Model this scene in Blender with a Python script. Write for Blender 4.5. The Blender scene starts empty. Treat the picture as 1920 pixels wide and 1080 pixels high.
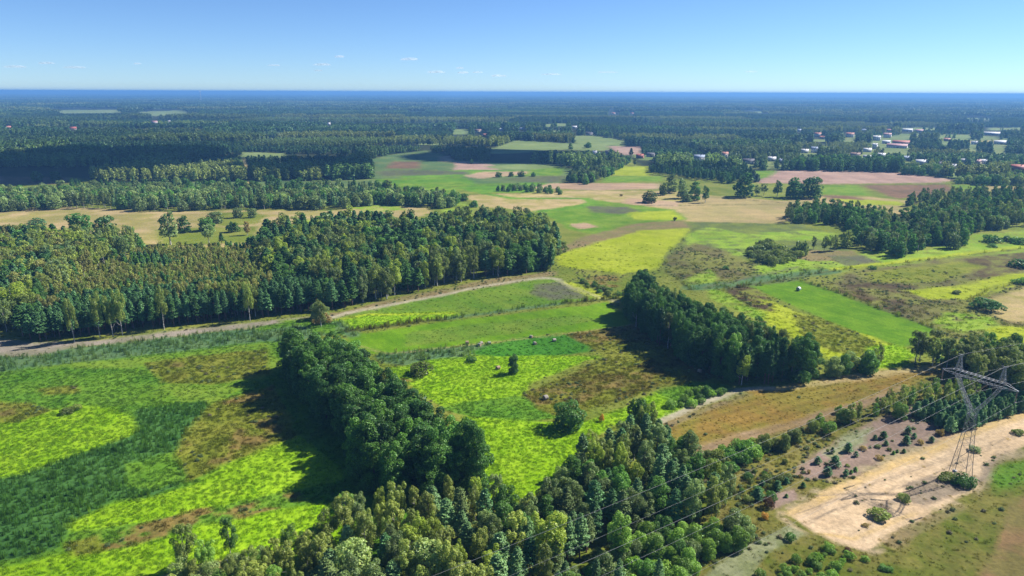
import bpy, math, random
import numpy as np
rng = np.random.default_rng(7)
random.seed(7)
SC = bpy.context.scene
COL = SC.collection

# ------------------------------------------------------------------ camera
F, H, CX, CY = 1300.0, 90.0, 960.0, 540.0
PITCH = math.atan((CY - 173.0) / F)
ROLL = math.radians(0.21)
fw = np.array([0, math.cos(PITCH), -math.sin(PITCH)])
r0 = np.array([1.0, 0, 0]); u0 = np.cross(r0, fw)
rt = r0 * math.cos(ROLL) + u0 * math.sin(ROLL)
up = -r0 * math.sin(ROLL) + u0 * math.cos(ROLL)
CAM = np.array([0, 0, H])
from mathutils import Matrix, Vector
cd = bpy.data.cameras.new('camera'); cam = bpy.data.objects.new('camera', cd); COL.objects.link(cam)
cd.sensor_width = 36; cd.lens = F / 1920 * 36; cd.clip_start = 0.5; cd.clip_end = 200000
M = Matrix.Identity(4)
for i in range(3):
    M[i][0] = rt[i]; M[i][1] = up[i]; M[i][2] = -fw[i]; M[i][3] = CAM[i]
cam.matrix_world = M
SC.camera = cam
SC.render.resolution_x = 1024; SC.render.resolution_y = 576

# ------------------------------------------------------------------ light
SUN_EL, SUN_AZ = math.radians(42), math.radians(66)      # azimuth clockwise from +Y
SC.world = bpy.data.worlds.new('World'); SC.world.use_nodes = True
nt = SC.world.node_tree; nt.nodes.clear()
sky = nt.nodes.new('ShaderNodeTexSky'); sky.sky_type = 'NISHITA'; sky.sun_disc = False
sky.sun_elevation = SUN_EL; sky.sun_rotation = SUN_AZ
sky.altitude = 200; sky.air_density = 0.75; sky.dust_density = 0.0; sky.ozone_density = 3.5
bg = nt.nodes.new('ShaderNodeBackground'); bg.inputs[1].default_value = 0.056
wo = nt.nodes.new('ShaderNodeOutputWorld')
smx = nt.nodes.new('ShaderNodeMix'); smx.data_type = 'RGBA'; smx.blend_type = 'MULTIPLY'; smx.inputs[0].default_value = 1.0
smx.inputs[7].default_value = (0.72, 0.92, 1.19, 1); nt.links.new(sky.outputs[0], smx.inputs[6])
nt.links.new(smx.outputs[2], bg.inputs[0]); nt.links.new(bg.outputs[0], wo.inputs[0])
sl = bpy.data.lights.new('sun', 'SUN'); sl.energy = 4.8; sl.angle = math.radians(0.5); sl.color = (1, 0.955, 0.88)
sun = bpy.data.objects.new('sun', sl); COL.objects.link(sun)
SD = Vector((math.sin(SUN_AZ) * math.cos(SUN_EL), math.cos(SUN_AZ) * math.cos(SUN_EL), math.sin(SUN_EL)))
sun.rotation_euler = SD.to_track_quat('Z', 'Y').to_euler(); sun.location = (100, 50, 300)
SC.view_settings.view_transform = 'Standard'; SC.view_settings.look = 'None'
SC.view_settings.exposure = 1.1; SC.view_settings.gamma = 1.0
SC.cycles.max_bounces = 5; SC.cycles.diffuse_bounces = 2; SC.cycles.glossy_bounces = 1
SC.cycles.transmission_bounces = 3; SC.cycles.volume_bounces = 0; SC.cycles.transparent_max_bounces = 8
SC.cycles.use_adaptive_sampling = True

# ------------------------------------------------------------------ helpers
def ray(x, y): return fw + rt * (x - CX) / F - up * (y - CY) / F
def g(x, y, z=0.0):
    d = ray(x, y); t = (z - H) / d[2]; return CAM + d * t
def proj(P):
    d = np.asarray(P, float) - CAM
    w = d @ fw; w = np.where(w < 1, 1e-3, w)
    return CX + F * (d @ rt) / w, CY - F * (d @ up) / w, w
def hgt(x, yb, yt):           # height of a thing standing at pixel (x,yb) whose top is at pixel row yt
    b = g(x, yb); d = np.hypot(b[0], b[1])
    a = ray(x, yt); return max(0.3, H + a[2] / math.hypot(a[0], a[1]) * d)
def lin(c):
    c = np.asarray(c, float) / 255.0
    return np.where(c <= 0.04045, c / 12.92, ((c + 0.055) / 1.055) ** 2.4)
def hash2(ix, iy, s):
    h = (ix.astype(np.int64) * 374761393 + iy.astype(np.int64) * 668265263 + s * 974634777) & 0xffffffff
    h = ((h ^ (h >> 13)) * 1274126177) & 0xffffffff
    h = ((h ^ (h >> 16)) * 2246822519) & 0xffffffff
    return ((h ^ (h >> 15)) & 0xffffff) / float(0xffffff)
def vn(x, y, s=0):
    ix = np.floor(x); iy = np.floor(y); fx = x - ix; fy = y - iy
    fx = fx * fx * (3 - 2 * fx); fy = fy * fy * (3 - 2 * fy)
    a = hash2(ix, iy, s); b = hash2(ix + 1, iy, s); c = hash2(ix, iy + 1, s); d = hash2(ix + 1, iy + 1, s)
    return (a * (1 - fx) + b * fx) * (1 - fy) + (c * (1 - fx) + d * fx) * fy
def fbm(x, y, s=0, o=4):
    r = 0; a = 0.5; n = 0
    for i in range(o):
        r = r + a * vn(x * 2 ** i, y * 2 ** i, s + i * 17); n += a; a *= 0.55
    return r / n
def inpoly(u, v, pts):
    p = np.asarray(pts, float); res = np.zeros(u.shape, bool)
    bb = (u >= p[:, 0].min()) & (u <= p[:, 0].max()) & (v >= p[:, 1].min()) & (v <= p[:, 1].max())
    idx = np.nonzero(bb)[0]
    if len(idx) == 0: return res
    uu = u[idx]; vv = v[idx]; r = np.zeros(len(idx), bool)
    n = len(p); j = n - 1
    for i in range(n):
        xi, yi = p[i]; xj, yj = p[j]
        if yi != yj:
            c = ((yi > vv) != (yj > vv)) & (uu < (xj - xi) * (vv - yi) / (yj - yi) + xi)
            r ^= c
        j = i
    res[idx] = r
    return res
def polydist(X, Y, pts):
    d = np.full(X.shape, 1e9)
    for a, b in zip(pts[:-1], pts[1:]):
        dx, dy = b[0] - a[0], b[1] - a[1]; L = dx * dx + dy * dy + 1e-9
        t = np.clip(((X - a[0]) * dx + (Y - a[1]) * dy) / L, 0, 1)
        d = np.minimum(d, np.hypot(X - a[0] - t * dx, Y - a[1] - t * dy))
    return d
def P(s):                     # "x,y x,y ..." -> list of points
    return [tuple(float(k) for k in q.split(',')) for q in s.split()]
def mesh_np(name, V, Fq, mats=None, attrs=None):
    """V (n,3), Fq (m,k) faces of equal size k (or list of such arrays)"""
    me = bpy.data.meshes.new(name)
    V = np.asarray(V, np.float32)
    fl = Fq if isinstance(Fq, list) else [Fq]
    me.vertices.add(len(V)); me.vertices.foreach_set('co', V.ravel())
    loops = np.concatenate([f.ravel() for f in fl]).astype(np.int32)
    cnt = np.concatenate([np.full(len(f), f.shape[1], np.int32) for f in fl])
    st = np.concatenate([[0], np.cumsum(cnt)[:-1]]).astype(np.int32)
    me.loops.add(len(loops)); me.loops.foreach_set('vertex_index', loops)
    me.polygons.add(len(cnt)); me.polygons.foreach_set('loop_start', st)
    try: me.polygons.foreach_set('loop_total', cnt)
    except Exception: pass
    me.update(calc_edges=True)
    for m in (mats or []): me.materials.append(m)
    return me
def setcol(me, name, arr, domain='POINT'):
    a = me.color_attributes.new(name, 'FLOAT_COLOR', domain)
    c = np.ones((len(arr), 4), np.float32); c[:, :arr.shape[1]] = arr
    a.data.foreach_set('color', c.ravel())
def link(name, me, parent=None):
    o = bpy.data.objects.new(name, me); COL.objects.link(o)
    if parent is not None: o.parent = parent
    return o
def tag(o, label=None, cat=None, group=None, kind=None):
    if label: o['label'] = label
    if cat: o['category'] = cat
    if group: o['group'] = group
    if kind: o['kind'] = kind
    return o
def rotz(V, a):
    c, s = math.cos(a), math.sin(a)
    V = np.asarray(V, float).copy(); x = V[:, 0] * c - V[:, 1] * s; V[:, 1] = V[:, 0] * s + V[:, 1] * c; V[:, 0] = x
    return V
class MB:
    def __init__(s): s.v = []; s.q = []; s.t = []; s.n = 0
    def add(s, V, Q=None, T=None):
        V = np.asarray(V, float)
        if Q is not None and len(Q): s.q.append(np.asarray(Q) + s.n)
        if T is not None and len(T): s.t.append(np.asarray(T) + s.n)
        s.v.append(V); s.n += len(V)
    def box(s, c, d, rz=0):
        x, y, z = d[0] / 2, d[1] / 2, d[2] / 2
        V = np.array([(-x, -y, -z), (x, -y, -z), (x, y, -z), (-x, y, -z), (-x, -y, z), (x, -y, z), (x, y, z), (-x, y, z)])
        s.add(rotz(V, rz) + np.array(c), [(0, 3, 2, 1), (4, 5, 6, 7), (0, 1, 5, 4), (1, 2, 6, 5), (2, 3, 7, 6), (3, 0, 4, 7)])
    def tube(s, pts, rad, n=6, cap=False):
        pts = np.asarray(pts, float); k = len(pts)
        rad = np.broadcast_to(rad, (k,))
        T = np.gradient(pts, axis=0) if k > 2 else np.repeat((pts[1] - pts[0])[None], 2, 0)
        T /= np.linalg.norm(T, axis=1)[:, None] + 1e-9
        ref = np.where(np.abs(T[:, 2:3]) > 0.9, np.array([[1.0, 0, 0]]), np.array([[0, 0, 1.0]]))
        A = np.cross(T, ref); A /= np.linalg.norm(A, axis=1)[:, None]; B = np.cross(T, A)
        an = np.linspace(0, 2 * np.pi, n, endpoint=False)
        V = (pts[:, None] + rad[:, None, None] * (A[:, None] * np.cos(an)[None, :, None] + B[:, None] * np.sin(an)[None, :, None])).reshape(-1, 3)
        Q = [(i * n + j, (i + 1) * n + j, (i + 1) * n + (j + 1) % n, i * n + (j + 1) % n) for i in range(k - 1) for j in range(n)]
        s.add(V, Q)
    def mesh(s, name, mats):
        fl = []
        if s.q: fl.append(np.concatenate(s.q))
        if s.t: fl.append(np.concatenate(s.t))
        return mesh_np(name, np.concatenate(s.v), fl, mats)

# ------------------------------------------------------------------ materials
def newmat(name):
    m = bpy.data.materials.new(name); m.use_nodes = True; t = m.node_tree
    b = t.nodes['Principled BSDF']; return m, t, b
def nn(t, k, **kw):
    n = t.nodes.new(k)
    for a, v in kw.items(): setattr(n, a, v)
    return n
def mul(t, a, b, fac=1.0):
    m = nn(t, 'ShaderNodeMix', data_type='RGBA', blend_type='MULTIPLY'); m.inputs[0].default_value = fac
    for s, v in ((6, a), (7, b)):
        if isinstance(v, (tuple, list)): m.inputs[s].default_value = (*v, 1)
        else: t.links.new(v, m.inputs[s])
    return m.outputs[2]
def ramp(t, src, stops):
    r = nn(t, 'ShaderNodeValToRGB'); t.links.new(src, r.inputs[0])
    e = r.color_ramp.elements
    for i, (p, c) in enumerate(stops):
        el = e[i] if i < 2 else e.new(p)
        el.position = p; el.color = (*c, 1) if len(c) == 3 else c
    return r.outputs[0]
def ground_mat():
    m, t, b = newmat('ground')
    at = nn(t, 'ShaderNodeAttribute', attribute_name='albedo')
    tc = nn(t, 'ShaderNodeTexCoord')
    n1 = nn(t, 'ShaderNodeTexNoise'); n1.inputs['Scale'].default_value = 0.9; n1.inputs['Detail'].default_value = 6; n1.inputs['Roughness'].default_value = 0.7
    n2 = nn(t, 'ShaderNodeTexNoise'); n2.inputs['Scale'].default_value = 0.12; n2.inputs['Detail'].default_value = 5; n2.inputs['Roughness'].default_value = 0.65
    n3 = nn(t, 'ShaderNodeTexNoise'); n3.inputs['Scale'].default_value = 0.02; n3.inputs['Detail'].default_value = 5
    for n in (n1, n2, n3): t.links.new(tc.outputs['Object'], n.inputs['Vector'])
    c = mul(t, at.outputs['Color'], ramp(t, n1.outputs[0], [(0.3, (0.72, 0.74, 0.72)), (0.7, (1.28, 1.26, 1.24))]))
    c = mul(t, c, ramp(t, n2.outputs[0], [(0.3, (0.88, 0.89, 0.89)), (0.7, (1.12, 1.11, 1.08))]))
    c = mul(t, c, ramp(t, n3.outputs[0], [(0.3, (0.88, 0.9, 0.9)), (0.7, (1.12, 1.1, 1.08))]))
    t.links.new(c, b.inputs['Base Color']); b.inputs['Roughness'].default_value = 1; b.inputs['Specular IOR Level'].default_value = 0.05
    bp = nn(t, 'ShaderNodeBump'); bp.inputs['Strength'].default_value = 0.5; bp.inputs['Distance'].default_value = 0.25
    t.links.new(n1.outputs[0], bp.inputs['Height']); t.links.new(bp.outputs[0], b.inputs['Normal'])
    return m
def leaf_mat(name, var=0.35, trans=0.3):
    m, t, b = newmat(name)
    ti = nn(t, 'ShaderNodeAttribute', attribute_name='tint', attribute_type='INSTANCER')
    lv = nn(t, 'ShaderNodeAttribute', attribute_name='leafvar')
    oi = nn(t, 'ShaderNodeObjectInfo')
    c = mul(t, ti.outputs['Color'], lv.outputs['Color'])
    rr = ramp(t, oi.outputs['Random'], [(0.0, (1 - var, 1 - var, 1 - var)), (1.0, (1 + var, 1 + var, 1 + var))])
    c = mul(t, c, rr)
    t.nodes.remove(b)
    d = nn(t, 'ShaderNodeBsdfDiffuse'); tr = nn(t, 'ShaderNodeBsdfTranslucent'); gl = nn(t, 'ShaderNodeBsdfGlossy')
    gl.inputs['Roughness'].default_value = 0.45
    t.links.new(c, d.inputs[0]); t.links.new(mul(t, c, (1.08, 1.12, 0.75)), tr.inputs[0]); gl.inputs[0].default_value = (0.9, 1, 0.9, 1)
    x = nn(t, 'ShaderNodeMixShader'); x.inputs[0].default_value = trans
    t.links.new(d.outputs[0], x.inputs[1]); t.links.new(tr.outputs[0], x.inputs[2])
    y = nn(t, 'ShaderNodeMixShader'); y.inputs[0].default_value = 0.018
    t.links.new(x.outputs[0], y.inputs[1]); t.links.new(gl.outputs[0], y.inputs[2])
    t.links.new(y.outputs[0], t.nodes['Material Output'].inputs[0])
    return m
def plain(name, c, rough=0.8, metal=0.0, nscale=3.0, var=0.25, spec=0.3):
    m, t, b = newmat(name)
    tc = nn(t, 'ShaderNodeTexCoord'); n = nn(t, 'ShaderNodeTexNoise'); n.inputs['Scale'].default_value = nscale; n.inputs['Detail'].default_value = 5
    t.links.new(tc.outputs['Object'], n.inputs['Vector'])
    cc = mul(t, tuple(c), ramp(t, n.outputs[0], [(0.3, (1 - var,) * 3), (0.7, (1 + var,) * 3)]))
    t.links.new(cc, b.inputs['Base Color']); b.inputs['Roughness'].default_value = rough; b.inputs['Metallic'].default_value = metal
    b.inputs['Specular IOR Level'].default_value = spec
    return m
GM = ground_mat()
LM = leaf_mat('foliage', .25, .38); NM = leaf_mat('needles', 0.2, 0.15); TM = leaf_mat('grass_blades', 0.25, 0.5)
BARK = plain('bark', (0.10, 0.075, 0.055), nscale=8); PBARK = plain('pine_bark', (0.17, 0.10, 0.065), nscale=6)
def birch_bark():
    m, t, b = newmat('birch_bark')
    tc = nn(t, 'ShaderNodeTexCoord'); mp = nn(t, 'ShaderNodeMapping'); mp.inputs['Scale'].default_value = (3, 3, 1.6)
    n = nn(t, 'ShaderNodeTexNoise'); n.inputs['Scale'].default_value = 2; n.inputs['Detail'].default_value = 4
    t.links.new(tc.outputs['Object'], mp.inputs[0]); t.links.new(mp.outputs[0], n.inputs['Vector'])
    t.links.new(ramp(t, n.outputs[0], [(0.4, (0.06, 0.05, 0.045)), (0.5, (0.42, 0.40, 0.36))]), b.inputs['Base Color'])
    b.inputs['Roughness'].default_value = 0.7
    return m
BBARK = birch_bark()

# ------------------------------------------------------------------ ground classes:  object, colour a, colour b (as seen in sun), noise size m, relief m, tuft kind, tufts/m2, tuft size
KA = 0.50
CL = {
 'forest':  ('forest_floor', (52,66,38), (70,74,42), 12, 0.2, None, 0, 0),
 'olive':   ('meadow', (126,142,50), (150,156,68), 14, 0.25, 'g', 0.6, 0.55),
 'lime':    ('meadow', (152,198,24), (168,208,40), 6, 0.22, 'g', 2.2, 0.6),
 'limef':   ('meadow', (142,178,48), (164,192,66), 8, 0.4, 'g', 0.7, 0.9),
 'lime2':   ('meadow', (172,188,34), (186,198,54), 10, 0.5, 'g', 0.5, 0.8),
 'green':   ('meadow', (110,152,36), (138,168,54), 9, 0.25, 'g', 0.8, 0.6),
 'midgr':   ('meadow', (102,152,40), (122,166,48), 8, 0.3, 'g', 2.0, 0.6),
 'mown':    ('mown_meadow', (102,148,16), (122,164,28), 7, 0.08, None, 0, 0),
 'mown2':   ('mown_meadow', (106,146,40), (126,154,50), 10, 0.15, 'g', 0.3, 0.5),
 'clover':  ('mown_meadow', (74,136,34), (86,148,40), 10, 0.25, 'g', 0.5, 0.6),
 'reed':    ('reed_bed', (76,122,58), (90,136,64), 6, 0.4, 'r', 1.3, 0.6),
 'reedg':   ('reed_bed', (96,132,88), (112,142,90), 6, 0.5, 'r', 0.6, 0.75),
 'reedb':   ('reed_bed', (108,112,56), (86,94,46), 3, 0.7, 'r', 1.0, 0.9),
 'rust':    ('meadow', (152,132,74), (130,120,62), 4, 0.4, 'g', 0.8, 0.8),
 'tanol':   ('meadow', (130,142,44), (152,156,60), 6, 0.35, 'g', 1.2, 0.8),
 'brownE':  ('meadow', (118,110,46), (138,144,48), 6, 0.4, 'g', 1.2, 0.8),
 'heath':   ('heath', (120,114,72), (142,146,70), 9, 0.4, 'g', 0.5, 1.1),
 'heathd':  ('heath', (92,78,56), (112,96,64), 8, 0.6, 'g', 0.5, 1.1),
 'wet':     ('meadow', (112,126,72), (134,148,66), 9, 0.5, 'g', 0.5, 1.2),
 'tan':     ('stubble_field', (178,168,98), (208,184,134), 12, 0.15, None, 0, 0),
 'tan2':    ('stubble_field', (184,170,112), (198,176,124), 16, 0.25, 'g', 0.15, 0.6),
 'pinkt':   ('ploughed_field', (200,168,136), (206,178,146), 25, 0.1, None, 0, 0),
 'plough':  ('ploughed_field', (192,158,142), (200,168,150), 30, 0.1, None, 0, 0),
 'brown':   ('ploughed_field', (150,118,90), (134,110,84), 12, 0.15, None, 0, 0),
 'dryT':    ('meadow', (156,138,98), (144,138,86), 9, 0.3, 'g', 0.3, 0.7),
 'orange':  ('stubble_field', (156,128,62), (146,134,58), 7, 0.18, 'g', 0.35, 0.45),
 'orange2': ('stubble_field', (166,142,112), (158,134,92), 6, 0.15, 'g', 0.2, 0.4),
 'gravel':  ('bare_ground', (172,148,134), (158,136,120), 4, 0.12, None, 0, 0),
 'scrub':   ('rough_grassland', (124,126,52), (144,136,72), 4, 0.3, 'g', 0.7, 0.6),
 'sage':    ('rough_grassland', (164,168,128), (140,148,100), 4, 0.2, 'g', 0.3, 0.5),
 'sand':    ('sandy_ground', (242,212,174), (228,198,160), 4, 0.18, None, 0, 0),
 'sandx':   ('sandy_ground', (196,176,140), (172,158,118), 3, 0.2, 'g', 0.25, 0.5),
 'sandy':   ('sandy_ground', (232,198,136), (222,192,144), 3, 0.15, None, 0, 0),
 'sandg':   ('sandy_ground', (164,146,124), (178,160,136), 2, 0.25, 'g', 0.2, 0.6),
 'swale':   ('rough_grassland', (108,120,42), (136,132,66), 5, 0.2, 'g', 0.5, 0.45),
 'swaleg':  ('rough_grassland', (104,148,42), (120,150,50), 6, 0.25, 'g', 0.6, 0.5),
 'russet':  ('bare_ground', (150,122,84), (134,124,72), 6, 0.12, None, 0, 0),
 'track':   ('dirt_track', (206,196,170), (190,180,150), 5, 0.05, None, 0, 0),
 'mauve':   ('bare_ground', (176,164,150), (156,150,126), 5, 0.15, 'g', 0.12, 0.5),
 'greyp':   ('meadow', (112,114,90), (118,128,80), 5, 0.3, 'g', 0.4, 0.6),
 'palegr':  ('meadow', (140,160,92), (152,168,104), 30, 0.2, None, 0, 0),
 'cgreen':  ('meadow', (100,130,76), (124,142,84), 25, 0.2, None, 0, 0),
 'grass':   ('village_green', (128,150,84), (150,162,100), 40, 0.2, None, 0, 0),
}
CK = list(CL)
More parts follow.
